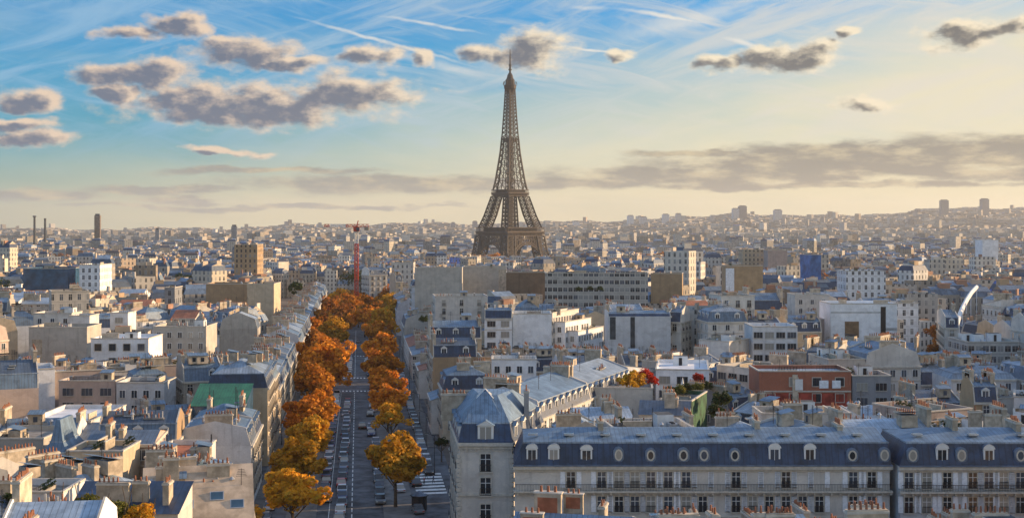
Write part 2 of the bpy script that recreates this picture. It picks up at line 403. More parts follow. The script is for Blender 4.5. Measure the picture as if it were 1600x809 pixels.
def dup(o, parent=None):
    c = o.copy(); C.objects.link(c)
    if parent: c.parent = parent
    for ch in [k for k in KIDS.get(o.name, [])]: dup(ch, c)
    return c
KIDS = {}
def part(name, data, parent, loc=(0, 0, 0), rz=0):
    o = link(name, data, parent, loc, rz); KIDS.setdefault(parent.name, []).append(o)
    if name == 'chimney': link('chimney_pots', POTS[data.name], o)
    return o
CACHE = {}
def cached(key, fn):
    if key not in CACHE: CACHE[key] = fn()
    return CACHE[key]

# windows: drawn on the local -y face, origin at the sill centre
def win_mesh(kind):
    def f():
        b = MB()
        if kind == 'french':          # tall casement with stone surround and iron rail
            w, h = .6, 2.15
            b.face([(-w, .0 - .03, 0), (w, -.03, 0), (w, -.03, h), (-w, -.03, h)], 'glass')
            for x0, x1, z0, z1 in ((-w - .16, -w, -.05, h + .16), (w, w + .16, -.05, h + .16), (-w, w, h, h + .16)): b.box(x0, x1, -.14, 0, z0, z1, 'trim')
            b.box(-.04, .04, -.07, -.03, 0, h, 'white paint'); b.box(-w, w, -.07, -.03, h * .68, h * .68 + .07, 'white paint')
            b.box(-w - .1, w + .1, -.42, -.36, 0, .08, 'iron'); b.box(-w - .1, w + .1, -.42, -.36, .82, .9, 'iron')
            for k in range(7): b.box(-w - .1 + k * .215, -w - .06 + k * .215, -.41, -.37, .08, .82, 'iron')
            b.box(-w - .25, w + .25, -.45, 0, -.14, 0, 'trim')
        elif kind == 'plain':
            w, h = .62, 1.65
            b.face([(-w, -.03, 0), (w, -.03, 0), (w, -.03, h), (-w, -.03, h)], 'glass')
            for x0, x1, z0, z1 in ((-w - .1, -w, 0, h + .1), (w, w + .1, 0, h + .1), (-w, w, h, h + .1)): b.box(x0, x1, -.1, 0, z0, z1, 'white paint')
            b.box(-.035, .035, -.07, -.03, 0, h, 'white paint'); b.box(-w - .15, w + .15, -.18, 0, -.1, 0, 'trim')
        elif kind == 'square':
            w, h = .95, 1.9
            b.face([(-w, -.03, 0), (w, -.03, 0), (w, -.03, h), (-w, -.03, h)], 'glass')
            for x0, x1, z0, z1 in ((-w - .12, -w, -.12, h + .12), (w, w + .12, -.12, h + .12), (-w, w, h, h + .12), (-w, w, -.12, 0)): b.box(x0, x1, -.2, 0, z0, z1, 'trim')
            b.box(-.04, .04, -.07, -.03, 0, h, 'iron')
        elif kind == 'wide':
            w, h = 1.25, 1.7
            b.face([(-w, -.03, 0), (w, -.03, 0), (w, -.03, h), (-w, -.03, h)], 'glass')
            for x0, x1, z0, z1 in ((-w - .08, -w, 0, h + .08), (w, w + .08, 0, h + .08), (-w, w, h, h + .08)): b.box(x0, x1, -.1, 0, z0, z1, 'duct')
            for k in (-.42, .42): b.box(k - .03, k + .03, -.07, -.03, 0, h, 'duct')
            b.box(-w - .1, w + .1, -.2, 0, -.1, 0, 'trim')
        return b.mesh('window')
    return cached('win' + kind, f)
def dormer_mesh(kind='box', m='zinc'):
    def f():
        b = MB(); w, h = .62, 1.9
        b.box(-w - .18, w + .18, -.15, 1.7, 0, h + .2, 'white paint' if kind != 'blue' else 'copper')
        b.face([(-w + .05, -.17, .25), (w - .05, -.17, .25), (w - .05, -.17, h), (-w + .05, -.17, h)], 'glass')
        b.box(-.035, .035, -.2, -.172, .25, h, 'white paint')
        W_ = w + .32
        if kind == 'arch':
            n = 8; arc = [(W_ * cos(pi - pi * k / n), h + .2 + .75 * sin(pi * k / n)) for k in range(n + 1)]
            for k in range(n): b.face([(arc[k + 1][0], -.3, arc[k + 1][1]), (arc[k][0], -.3, arc[k][1]), (arc[k][0], 1.9, arc[k][1]), (arc[k + 1][0], 1.9, arc[k + 1][1])], m)
            b.face([(x, -.24, z) for x, z in arc][::-1], 'white paint')
        else:
            b.face([(-W_, -.35, h + .2), (0, -.35, h + .85), (0, 2.2, h + .85), (-W_, 2.2, h + .2)], m); b.face([(0, -.35, h + .85), (W_, -.35, h + .2), (W_, 2.2, h + .2), (0, 2.2, h + .85)], m)
            b.face([(-W_, -.3, h + .2), (W_, -.3, h + .2), (0, -.3, h + .83)], 'white paint')
        return b.mesh('dormer')
    return cached('dorm' + kind + m, f)
def chimney_mesh(L, h=2.6, mat='chimney wall'):
    L = round(L); h = round(h * 2) / 2
    def f():
        b = MB(); b.box(-L / 2, L / 2, -.38, .38, -2.5, h, mat); b.box(-L / 2 - .1, L / 2 + .1, -.48, .48, h - .35, h - .12, 'trim')
        return b.mesh('chimney')
    def p():
        b = MB(); n = max(2, int(L / .55))
        rr = random.Random(L * 7 + int(h * 3))
        for k in range(n):
            x = -L / 2 + .3 + k * (L - .6) / (n - 1)
            if rr.random() < .85: b.cyl(x, 0, h, h + rr.uniform(.4, .8), .14, .10, 'pots', 6)
        return b.mesh('chimney_pots')
    m_ = cached(('ch', L, h, mat), f); POTS[m_.name] = cached(('pt', L, h), p); return m_
POTS = {}
def acbox_mesh(k):
    def f():
        b = MB()
        if k == 0:
            b.box(-1.1, 1.1, -.7, .7, 0, 1.1, 'duct'); b.cyl(-.5, 0, 1.1, 1.25, .4, .4, 'iron', 10); b.cyl(.5, 0, 1.1, 1.25, .4, .4, 'iron', 10)
        elif k == 1:
            b.box(-1.8, 1.8, -1.4, 1.4, 0, 2.3, 'white paint', 'bitumen'); b.box(-.4, .4, -1.46, -1.4, 0, 1.9, 'iron')
        elif k == 2:
            b.cyl(0, 0, 0, .9, .22, .22, 'duct', 8); b.cyl(0, 0, .9, 1.25, .42, .1, 'duct', 8)
        elif k == 4:
            b.beam((0, 0, -.5), (0, 0, 3.2), .07, 'iron')
            for q in range(5): b.beam((-.7 + q * .07, 0, 2.2 + q * .22), (.7 - q * .07, 0, 2.2 + q * .22), .045, 'iron')
        elif k == 5:
            b.box(-2.2, 2.2, -.3, .3, 0, .7, 'planter')
            rr = random.Random(4)
            for q in range(60):
                x, y, z = rr.uniform(-2.1, 2.1), rr.uniform(-.35, .35), rr.uniform(.65, 1.5); s_ = .22
                b.face([(x - s_, y, z), (x, y - s_, z + .1), (x + s_, y, z + .15), (x, y + s_, z)], 'leaf green' if q % 3 else 'leaf olive')
        elif k == 6:
            b.box(-2.4, 2.4, -.11, .11, -.3, 1.5, 'chimney wall'); b.box(-2.5, 2.5, -.16, .16, 1.5, 1.6, 'trim')
        elif k == 7:
            for q in range(6): b.cyl(-1.5 + q * .6, (q % 2) * .3, 0, .8 + (q % 3) * .3, .11, .11, 'duct' if q % 2 else 'pots', 6)
            b.box(-1.8, 1.8, -.25, .5, 0, .25, 'gravel')
        elif k == 8:
            b.box(-1.3, 1.3, -1, 1, 0, 1.9, 'chimney wall', 'zinc'); b.face([(-1.5, -1.2, 1.95), (1.5, -1.2, 1.95), (1.5, 1.2, 2.5), (-1.5, 1.2, 2.5)], 'zinc'); b.face([(-.4, -1.02, .5), (.4, -1.02, .5), (.4, -1.02, 1.5), (-.4, -1.02, 1.5)], 'glass')
        elif k == 9:
            for q in range(9): b.beam((-2.8 + q * .7, 0, 0), (-2.8 + q * .7, 0, 1.0), .045, 'iron')
            b.beam((-2.8, 0, 1.0), (2.8, 0, 1.0), .055, 'iron'); b.beam((-2.8, 0, .5), (2.8, 0, .5), .04, 'iron')
        else:
            b.box(-.7, .7, -.5, .5, 0, .22, 'duct'); b.face([(-.6, -.42, .24), (.6, -.42, .24), (.6, .42, .24), (-.6, .42, .24)], 'blue glass')
        return b.mesh(ACN[k])
    return cached(('ac', k), f)
ACN = ['cooling_unit', 'lift_housing', 'vent', 'skylight', 'antenna', 'planter', 'parapet', 'vent_pipes', 'roof_hut', 'railing']

BL = []          # footprints: (X, Y, w, d, rot, h)
def rect(w, d, o=0): return [(-w / 2 + o, -d / 2 + o), (w / 2 - o, -d / 2 + o), (w / 2 - o, d / 2 - o), (-w / 2 + o, d / 2 - o)]
def put_on(root, rz_loc, w, d, side, u, z, off=0):
    """local location and rotation for something on one face: side 0 front(-y) 1 right(+x) 2 back 3 left(-x)"""
    if side == 0: return (u, -d / 2 - off, z), 0
    if side == 1: return (w / 2 + off, u, z), pi / 2
    if side == 2: return (-u, d / 2 + off, z), pi
    return (-w / 2 - off, -u, z), -pi / 2
def building(label, X, Y, w, d, h, rz=0, wall='cream', style='mansard', roof='zinc', steep='slate', faces=(0,), real=True, win='french', pitch=2.9, floors=4,
             chim=2, dorm=True, dkind='box', clutter=3, name='apartment_building', cat='apartment building', group=None, mh=3.0, rh=1.6, par=.9, floor=3.3, seed=None, skipwin=(), party=0, z0=None):
    rr = random.Random(seed if seed is not None else int(X * 31 + Y * 17))
    z0 = ground(X, Y) - .3 if z0 is None else z0
    H = h - z0
    root = thing(name, label, cat, (X, Y, z0), rz, group)
    BL.append((X, Y, w, d, rz, h))
    b = MB(); wm = ('wall ' if real else 'winwall ') + wall if wall in WALLS else wall
    pm = 'wall ' + wall if wall in WALLS else wall
    sides = [[(-w / 2, -d / 2), (w / 2, -d / 2)], [(w / 2, -d / 2), (w / 2, d / 2)], [(w / 2, d / 2), (-w / 2, d / 2)], [(-w / 2, d / 2), (-w / 2, -d / 2)]]
    top = H + (par if style == 'flat' else 0)
    for i, (a, c) in enumerate(sides):
        b.face([(*a, 0), (*c, 0), (*c, top), (*a, top)], wm if i in faces else pm)
    if style == 'flat':
        t = .3
        A, B = rect(w, d), rect(w, d, t)
        b.loft(A, top, B, top + .001, 'trim'); b.loft(B, top, B, H, pm)
        b.loft(rect(w, d, -.12), top - .25, rect(w, d, -.12), top + .02, 'trim')
        b.loft(rect(w, d, -.12), top + .02, A, top + .021, 'trim')
    else:
        for z, o, t in ((H - .45, .38, .45), (H - 3.6, .16, .2)):
            for i in faces:
                a, c = sides[i]
                if i == 0: b.box(-w / 2 - .02, w / 2 + .02, -d / 2 - o, -d / 2, z, z + t - .02, 'trim')
                if i == 1: b.box(w / 2, w / 2 + o, -d / 2 + .02, d / 2 - .02, z, z + t - .02, 'trim')
                if i == 2: b.box(-w / 2 + .02, w / 2 - .02, d / 2, d / 2 + o, z, z + t - .02, 'trim')
                if i == 3: b.box(-w / 2 - o, -w / 2, -d / 2 + .02, d / 2 - .02, z, z + t - .02, 'trim')
    part('wall', b.mesh('wall'), root)
    r = MB(); ztop = H
    if style == 'flat':
        r.face([(*p, H + .05) for p in rect(w, d, .3)], roof)
    elif style == 'mansard':        # slopes front and back, gable walls at the sides
        i = .95
        for y0, s_ in ((-d / 2, 1), (d / 2, -1)):
            p = [(-w / 2, y0, H), (w / 2, y0, H), (w / 2, y0 + s_ * i, H + mh), (-w / 2, y0 + s_ * i, H + mh)]
            q = [(-w / 2, y0 + s_ * i, H + mh), (w / 2, y0 + s_ * i, H + mh), (w / 2, 0, H + mh + rh), (-w / 2, 0, H + mh + rh)]
            r.face(p if s_ > 0 else p[::-1], steep); r.face(q if s_ > 0 else q[::-1], roof)
            r.box(-w / 2, w / 2, y0 + s_ * i - .12, y0 + s_ * i + .12, H + mh - .1, H + mh + .12, 'pale zinc')
        for x in (-w / 2, w / 2):
            e = .25 if x > 0 else -.25
            pr = [(-d / 2, H), (d / 2, H), (d / 2 - i, H + mh + .35), (0, H + mh + rh + .35), (-d / 2 + i, H + mh + .35)]
            A = [(x, y, z) for y, z in pr]; B = [(x - e, y, z) for y, z in pr]
            r.face(A if x > 0 else A[::-1], pm); r.face(B[::-1] if x > 0 else B, pm)
            for k in range(1, 5):
                j = (k + 1) % 5; r.face([A[k], A[j], B[j], B[k]], 'trim')
        ztop = H + mh + rh
    elif style == 'hip':
        i = .95
        A, B = rect(w, d), rect(w, d, i); r.loft(A, H, B, H + mh, steep)
        m_ = min(w, d) / 2 - .3
        D = rect(w, d, m_); r.loft(B, H + mh + .01, D, H + mh + rh, roof, roof)
        r.loft(rect(w, d, i - .12), H + mh - .08, rect(w, d, i - .12), H + mh + .1, 'pale zinc', None)
        ztop = H + mh + rh
    elif style == 'gable':
        for s_ in (1, -1):
            p = [(-w / 2 - .2, -s_ * (d / 2 + .4), H - .1), (w / 2 + .2, -s_ * (d / 2 + .4), H - .1), (w / 2 + .2, 0, H + rh), (-w / 2 - .2, 0, H + rh)]
            r.face(p if s_ > 0 else p[::-1], roof)
            x = s_ * w / 2; q = [(x, -s_ * d / 2, H), (x, s_ * d / 2, H), (x, 0, H + rh - .1)]
            r.face(q, pm)
        ztop = H + rh
    elif style == 'mono':
        r.face([(-w / 2 - .2, -d / 2 - .3, H + .02), (w / 2 + .2, -d / 2 - .3, H + .02), (w / 2 + .2, d / 2, H + rh), (-w / 2 - .2, d / 2, H + rh)], roof)
        for s_ in (1, -1):
            x = s_ * w / 2; q = [(x, -d / 2, H), (x, d / 2, H), (x, d / 2, H + rh)]; r.face(q if s_ > 0 else q[::-1], pm)
        r.face([(w / 2, d / 2, H), (-w / 2, d / 2, H), (-w / 2, d / 2, H + rh), (w / 2, d / 2, H + rh)], pm); ztop = H + rh
    part('roof', r.mesh('roof'), root)
    if real:
        for side in faces:
            L = w if side in (0, 2) else d
            n = max(1, int((L - 1.2) / pitch)); 
            for fl in range(floors):
                z = H - (2.85 if win == 'french' else 2.6) - fl * floor
                if z < .6: break
                for k in range(n):
                    if (fl, k) in skipwin or (rr.random() < .04): continue
                    loc, q = put_on(root, rz, w, d, side, (k - (n - 1) / 2) * (L / n), z)
                    part('window', win_mesh(win), root, loc, q)
    if dorm and style in ('mansard', 'hip'):
        for side in ((0,) if style == 'mansard' else faces):
            if side not in faces and side != 0: continue
            L = w if side in (0, 2) else d
            n = max(1, int((L - 2) / (pitch * 1.15)))
            for k in range(n):
                if rr.random() < .1: continue
                loc, q = put_on(root, rz, w, d, side, (k - (n - 1) / 2) * (L / n), H + .25, -.5)
                part('dormer', dormer_mesh(dkind, roof), root, loc, q)
    for k in range(chim):
        if style in ('mansard',):
            s_ = -1 if k % 2 == 0 else 1
            L = rr.choice((3, 4, 5)); y = rr.uniform(-.12, .3) * d * (1 if k < 2 else -1)
            part('chimney', chimney_mesh(L, rr.choice((1.5, 2, 2.5))), root, (s_ * (w / 2 - .42), y, ztop - .4), pi / 2)
        else:
            L = rr.choice((2, 3, 4)); x = rr.uniform(-.36, .36) * w; y = rr.uniform(-.3, .3) * d
            part('chimney', chimney_mesh(L, rr.choice((1.5, 2, 2.5))), root, (x, y, H + (.2 if style == 'flat' else rh + (mh if style == 'hip' else 0) - .6)), rr.choice((0, pi / 2)))
    for k in range(clutter):
        if style == 'flat':
            j = rr.choice((0, 1, 2, 3, 3, 4, 4, 5, 5, 6, 6, 7, 7, 8, 9, 9)); part(ACN[j], acbox_mesh(j), root, (rr.uniform(-.36, .36) * w, rr.uniform(-.34, .34) * d, H + .06), rr.choice((0, pi / 2)))
        elif style in ('mansard', 'hip'):
            j = rr.choice((2, 3, 3, 4, 4, 7, 8)); y = -rr.uniform(.12, .3) * d * (1 if rr.random() < .75 else -1)
            t_ = 1 - abs(y) / (d / 2 - .95); zz = H + mh + rh * (t_ if style == 'mansard' else min(1, .9))
            part(ACN[j], acbox_mesh(j), root, (rr.uniform(-.35, .35) * w * .8, y, zz + (0.0 if style == 'mansard' else .0)), 0)
    return root
# ---------------------------------------------------------------- the setting: terrain sheet, avenue
def make_ground():
    ys = [-400, -100, 0, 60, 120, 200, 300, 400, 500, 620, 700, 800, 900, 1000, 1200, 1500, 2000, 2600, 3200, 3800] + list(range(4200, 9400, 400)) + [9800, 11000, 12500, 13800]
    xs = np.linspace(-1.25, 1.25, 101)
    v = []; f = []
    for Y in ys:
        for x in xs:
            X = x * max(Y, 500) * .62 
            z = ground(X, Y) if Y > 1 else 0
            if Y > 11500: z -= (Y - 11000) * .004
            v.append((X, Y, z))
    n = len(xs)
    for i in range(len(ys) - 1):
        for j in range(n - 1):
            a = i * n + j; f.append((a, a + 1, a + n + 1, a + n))
    me = bpy.data.meshes.new('ground'); me.from_pydata(v, [], f); me.materials.append(M['earth'])
    for p in me.polygons: p.use_smooth = True
    o = link('ground', me); o['kind'] = 'structure'
make_ground()
def strip(name, a0, a1, y0, y1, z, mat, z0=None, n=24):
    b = MB(); P = []
    for k in range(n):
        t0, t1 = y0 + (y1 - y0) * k / n, y0 + (y1 - y0) * (k + 1) / n
        g0, g1 = ground(0, t0) + z, ground(0, t1) + z
        p = [(*av(a0, t0), g0), (*av(a1, t0), g0), (*av(a1, t1), g1), (*av(a0, t1), g1)]
        b.face(p, mat)
        if z > .09:
            for (q, r_) in ((p[0], p[3]), (p[2], p[1])): b.face([r_, q, (q[0], q[1], q[2] - z), (r_[0], r_[1], r_[2] - z)], 'kerb')
    for (t, s_) in ((y0, 1), (y1, -1)):
        if z > .09: b.face([(*av(a0, t), 0), (*av(a1, t), 0), (*av(a1, t), z), (*av(a0, t), z)], 'kerb')
    o = link(name, b.mesh(name)); o['kind'] = 'structure'; return o
strip('road', -21.5, 19.5, -40, 900, .02, 'asphalt')
CS = (400, 424)         # the lit cross street
for nm, a0, a1, y0, y1, mt in (('pavement', -19.6, -17.6, 60, CS[0], 'paving'), ('pavement', 16.4, 18.2, 296, CS[0], 'paving'), ('pavement', 13.0, 15.0, 60, 212, 'paving'),
                           ('pavement', -19.6, -17.6, CS[1], 880, 'paving'), ('pavement', 16.4, 18.2, CS[1], 880, 'paving'),
                           ('median', -13.0, -7.6, 60, 392, 'paving'), ('median', 4.6, 10.2, 60, 392, 'paving'), ('median', -13.0, -7.6, 430, 880, 'paving'), ('median', 4.6, 10.2, 430, 880, 'paving')):
    strip(nm, a0, a1, y0, y1, .13, mt)
o_ = MB(); o_.face([(-300, 365, .03), (-55, 400, .03), (-55, 424, .03), (-300, 389, .03)], 'asphalt'); o_.face([(-35, 402, .03), (420, 492, .03), (420, 514, .03), (-35, 424, .03)], 'asphalt')
o_.face([(-6, 216, .03), (200, 222, .03), (200, 290, .03), (-6, 284, .03)], 'asphalt')
link('side_street', o_.mesh('side_street'))['kind'] = 'structure'
b = MB()
y = 150
while y < 620:                    # dashed centre line, lane edge, stop lines, zebra crossings
    if not 396 < y < 428: b.face([(*av(-1.28, y), .045), (*av(-1.08, y), .045), (*av(-1.08, y + 3), .045), (*av(-1.28, y + 3), .045)], 'road paint')
    y += 4.6
for a0 in (-5.4, ):
    for k in range(30):
        y0 = 150 + k * 8; b.face([(*av(a0, y0), .045), (*av(a0 + .12, y0), .045), (*av(a0 + .12, y0 + 8), .045), (*av(a0, y0 + 8), .045)], 'road paint')
for y0, a0, a1 in ((394, -7.4, 4.4), (428, -7.4, 4.4), (500, -7.4, 4.4)):
    a = a0
    while a < a1:
        b.face([(*av(a, y0), .045), (*av(a + .55, y0), .045), (*av(a + .55, y0 + 2.6), .045), (*av(a, y0 + 2.6), .045)], 'road paint'); a += 1.15
for k in range(7):                # wide crossing by the corner building
    y0 = 243 + k * 3.1; b.face([(*av(11.3, y0), .045), (*av(17.3, y0 + 1.2), .045), (*av(17.3, y0 + 2.8), .045), (*av(11.3, y0 + 1.6), .045)], 'road paint')
link('road_markings', b.mesh('road_markings'))['kind'] = 'structure'

# ---------------------------------------------------------------- the great iron tower
def iron_tower():
    YT = 1922.; XT = (797 - 800) * YT / F; z0 = -13.
    root = thing('iron_tower', 'tall brown wrought iron lattice tower rising above all the city roofs', 'tower', (XT, YT, z0), radians(41))
    hs = [0, 28, 50, 57, 80, 115, 135, 175, 205, 235, 270, 283]; ws = [47, 40, 37.0, 36.2, 28.5, 19.3, 15.8, 10.9, 8.6, 6.9, 5.3, 4.9]
    lw = lambda h: float(np.interp(h, [0, 57, 62, 115, 120, 190, 210], [17, 14, 14.5, 11.5, 8.6, 5.2, 4.6]))
    w = lambda h: float(np.interp(h, hs, ws))
    I = 'tower iron'
    def leg(sx, sy, levels, t, tc):
        b = MB()
        def cs(h):
            o = w(h); i = o - lw(h)
            return [(sx * o, sy * o, h), (sx * i, sy * o, h), (sx * i, sy * i, h), (sx * o, sy * i, h)]
        for h0, h1 in zip(levels[:-1], levels[1:]):
            A, B = cs(h0), cs(h1)
            for k in range(4):
                j = (k + 1) % 4
                b.beam(A[k], B[k], tc, I); b.beam(A[k], B[j], t, I); b.beam(A[j], B[k], t, I); b.beam(B[k], B[j], t * 1.15, I)
                mk = lambda p, q, f: tuple(p[n] + (q[n] - p[n]) * f for n in range(3))
                m0, m1 = mk(A[k], A[j], .5), mk(B[k], B[j], .5); e0, e1 = mk(A[k], B[k], .5), mk(A[j], B[j], .5)
                if h0 < 110:
                    for p, q in ((m0, e0), (m0, e1), (m1, e0), (m1, e1)): b.beam(p, q, t * .7, I)
        return b
    for sx in (-1, 1):
        for sy in (-1, 1):
            b = leg(sx, sy, [0, 6, 12, 18, 24, 30, 36, 43, 50], .85, 2.1); b2 = leg(sx, sy, [62, 68, 74, 80, 86, 92, 98, 104, 110], .8, 2.0)
            n = len(b.v); b.v += b2.v; b.f += [tuple(i + n for i in f) for f in b2.f]; b.m += b2.m
            o = 48; i = 30
            b.box(sx * o, sx * i, sy * o, sy * i, -2, 2.5, 'chimney wall')
            part('leg', b.mesh('leg'), root)
    # four decorative arches
    for q in range(4):
        b = MB(); ca, sa = cos(q * pi / 2), sin(q * pi / 2)
        def P(u, h, dep): return (ca * u - sa * (-dep), sa * u + ca * (-dep), h)
        n = 20; pr = None; sp = None
        for k in range(n + 1):
            t = pi * k / n
            r1, r2 = 33.0, 30.0
            h1, h2 = 4 + 37 * sin(t), 4 + 33.5 * sin(t)
            a1 = P(-r1 * cos(t), h1, w(h1) - .6); a2 = P(-r2 * cos(t), h2, w(h2) - .6)
            if pr:
                b.beam(pr[0], a1, 1.1, 'tower deck'); b.beam(pr[1], a2, 1.3, 'tower deck'); b.beam(pr[0], a2, .6, 'tower deck'); b.beam(pr[1], a1, .6, 'tower deck')
            b.beam(a1, a2, .7, 'tower deck'); pr = (a1, a2)
            if abs(cos(t)) < .93:
                tp = P(-r1 * cos(t), 50.5, w(50) - .6); b.beam(a1, tp, .7, 'tower deck')
                if sp: b.beam(sp[0], tp, .5, 'tower deck'); b.beam(a1, sp[1], .5, 'tower deck')
                md = tuple((a1[n_] + tp[n_]) / 2 for n_ in range(3))
                if sp: b.beam(sp[2], md, .6, 'tower deck')
                sp = (a1, tp, md)
        part('arch', b.mesh('arch'), root)
    def platform(name, h0, h1, r, hole, posts, t):
        b = MB(); D = 'tower deck'
        sq = lambda k: [(-k, -k), (k, -k), (k, k), (-k, k)]
        def ring(z0_, z1_, ro, ri):
            b.loft(sq(ro), z0_, sq(ro), z1_, D); b.loft(sq(ri), z1_, sq(ri), z0_, D); b.loft(sq(ro), z1_, sq(ri), z1_ + .001, D); b.loft(sq(ri), z0_, sq(ro), z0_ + .001, D)
        g = (h1 - h0)
        ring(h0, h0 + g * .10, r - .6, hole); ring(h0 + g * .42, h0 + g * .55, r + .6, hole); ring(h0 + g * .92, h1, r + .2, hole + g * .7)
        for s_ in range(4):
            ca, sa = cos(s_ * pi / 2), sin(s_ * pi / 2)
            for k in range(posts):
                u = -r + (2 * r) * (k + .5) / posts
                T = lambda u_, z, dd: (ca * u_ + sa * dd, sa * u_ - ca * dd, z)
                b.beam(T(u, h0 + g * .1, r - .8), T(u, h0 + g * .42, r - .3), t, D)
                b.beam(T(u, h0 + g * .1, r - .8), T(u + r / posts, h0 + g * .42, r - .3), t * .7, D); b.beam(T(u + 2 * r / posts, h0 + g * .1, r - .8), T(u + r / posts, h0 + g * .42, r - .3), t * .7, D)
                b.beam(T(u, h0 + g * .55, r + .2), T(u, h0 + g * .92, r), t * .8, D)
            b.face([T(-r + 1, h0 + g * .12, r - 3.0), T(r - 1, h0 + g * .12, r - 3.0), T(r - 1, h0 + g * .42, r - 3.0), T(-r + 1, h0 + g * .42, r - 3.0)], I)
            b.face([T(-r * .7, h0 + g * .55, r * .86), T(r * .7, h0 + g * .55, r * .86), T(r * .7, h0 + g * .92, r * .86), T(-r * .7, h0 + g * .92, r * .86)], I)
        part(name, b.mesh(name), root)
    platform('first_platform', 49.5, 63, 37.2, 17, 26, .65)
    platform('second_platform', 110, 120.5, 20.3, 7, 18, .55)
    b = MB()                       # upper shaft
    lv = [120]
    while lv[-1] < 277: lv.append(min(277, lv[-1] + max(4.6, w(lv[-1]) * .78)))
    for h0, h1 in zip(lv[:-1], lv[1:]):
        a, c = w(h0), w(h1)
        for q in range(4):
            ca, sa = cos(q * pi / 2), sin(q * pi / 2)
            T = lambda u, r_, z: (ca * u + sa * r_, sa * u - ca * r_, z)
            b.beam(T(-a, a, h0), T(-c, c, h1), 1.9 if h0 < 200 else 1.5, I)
            if lw(h0) < a * .95 and h0 < 196:
                for s_ in (-1, 1):
                    i0, i1 = a - lw(h0), c - lw(h1)
                    i0 = max(i0, .6); i1 = max(i1, .6)
                    b.beam(T(s_ * i0, a, h0), T(s_ * i1, c, h1), 1.0, I); b.beam(T(s_ * a, a, h0), T(s_ * i1, c, h1), .75, I); b.beam(T(s_ * i0, a, h0), T(s_ * c, c, h1), .75, I)
                    b.beam(T(s_ * i0, i0, h0), T(s_ * i1, i1, h1), .9, I)
                b.beam(T(-c, c, h1), T(c, c, h1), .7, I)
                b.beam(T(-i0, a, h0), T(i1, c, h1), .5, I); b.beam(T(i0, a, h0), T(-i1, c, h1), .5, I)
            else:
                b.beam(T(-a, a, h0), T(c, c, h1), .75, I); b.beam(T(a, a, h0), T(-c, c, h1), .75, I); b.beam(T(-c, c, h1), T(c, c, h1), .7, I)
                b.beam(T(0, a, h0), T(0, c, h1), .8, I)
    part('upper_shaft', b.mesh('upper_shaft'), root)
    b = MB(); b.beam((0, 0, 0), (0, 0, 112), 6.0, I); b.beam((0, 0, 112), (0, 0, 270), 2.9, I)
    for k in range(4): b.beam((3.2 * cos(k * pi / 2), 3.2 * sin(k * pi / 2), 60), (1.9 * cos(k * pi / 2), 1.9 * sin(k * pi / 2), 274), .5, I)
    b.cyl(0, 0, 194, 199, 9.8, 9.8, I, 8); part('lift_shaft', b.mesh('lift_shaft'), root)
    b = MB()
    for z, r0, r1, h in ((268, 5.4, 8.8, 7), (275, 9.4, 9.4, 4.6), (279.6, 10.2, 10.0, .9), (280.5, 7.4, 7.0, 6.8), (287.3, 7.6, 5.6, 3), (290.3, 5.4, 4.2, 5), (295.3, 4.4, 1.4, 5)): b.cyl(0, 0, z, z + h, r0, r1, I, 12)
    for k in range(12): b.beam((11 * cos(k * pi / 6), 11 * sin(k * pi / 6), 281), (10.2 * cos(k * pi / 6), 8.2 * sin(k * pi / 6), 286), .5, I)
    part('top_cabin', b.mesh('top_cabin'), root)
    b = MB(); b.cyl(0, 0, 298, 312, 1.6, 1.3, I, 8); b.cyl(0, 0, 312, 324, 1.1, .9, I, 8); b.cyl(0, 0, 324, 335, .75, .5, I, 6); b.cyl(0, 0, 303, 305, 2.6, 2.6, I, 8); b.cyl(0, 0, 310, 311.5, 2.2, 2.2, I, 8)
    part('antenna', b.mesh('antenna'), root)
iron_tower()

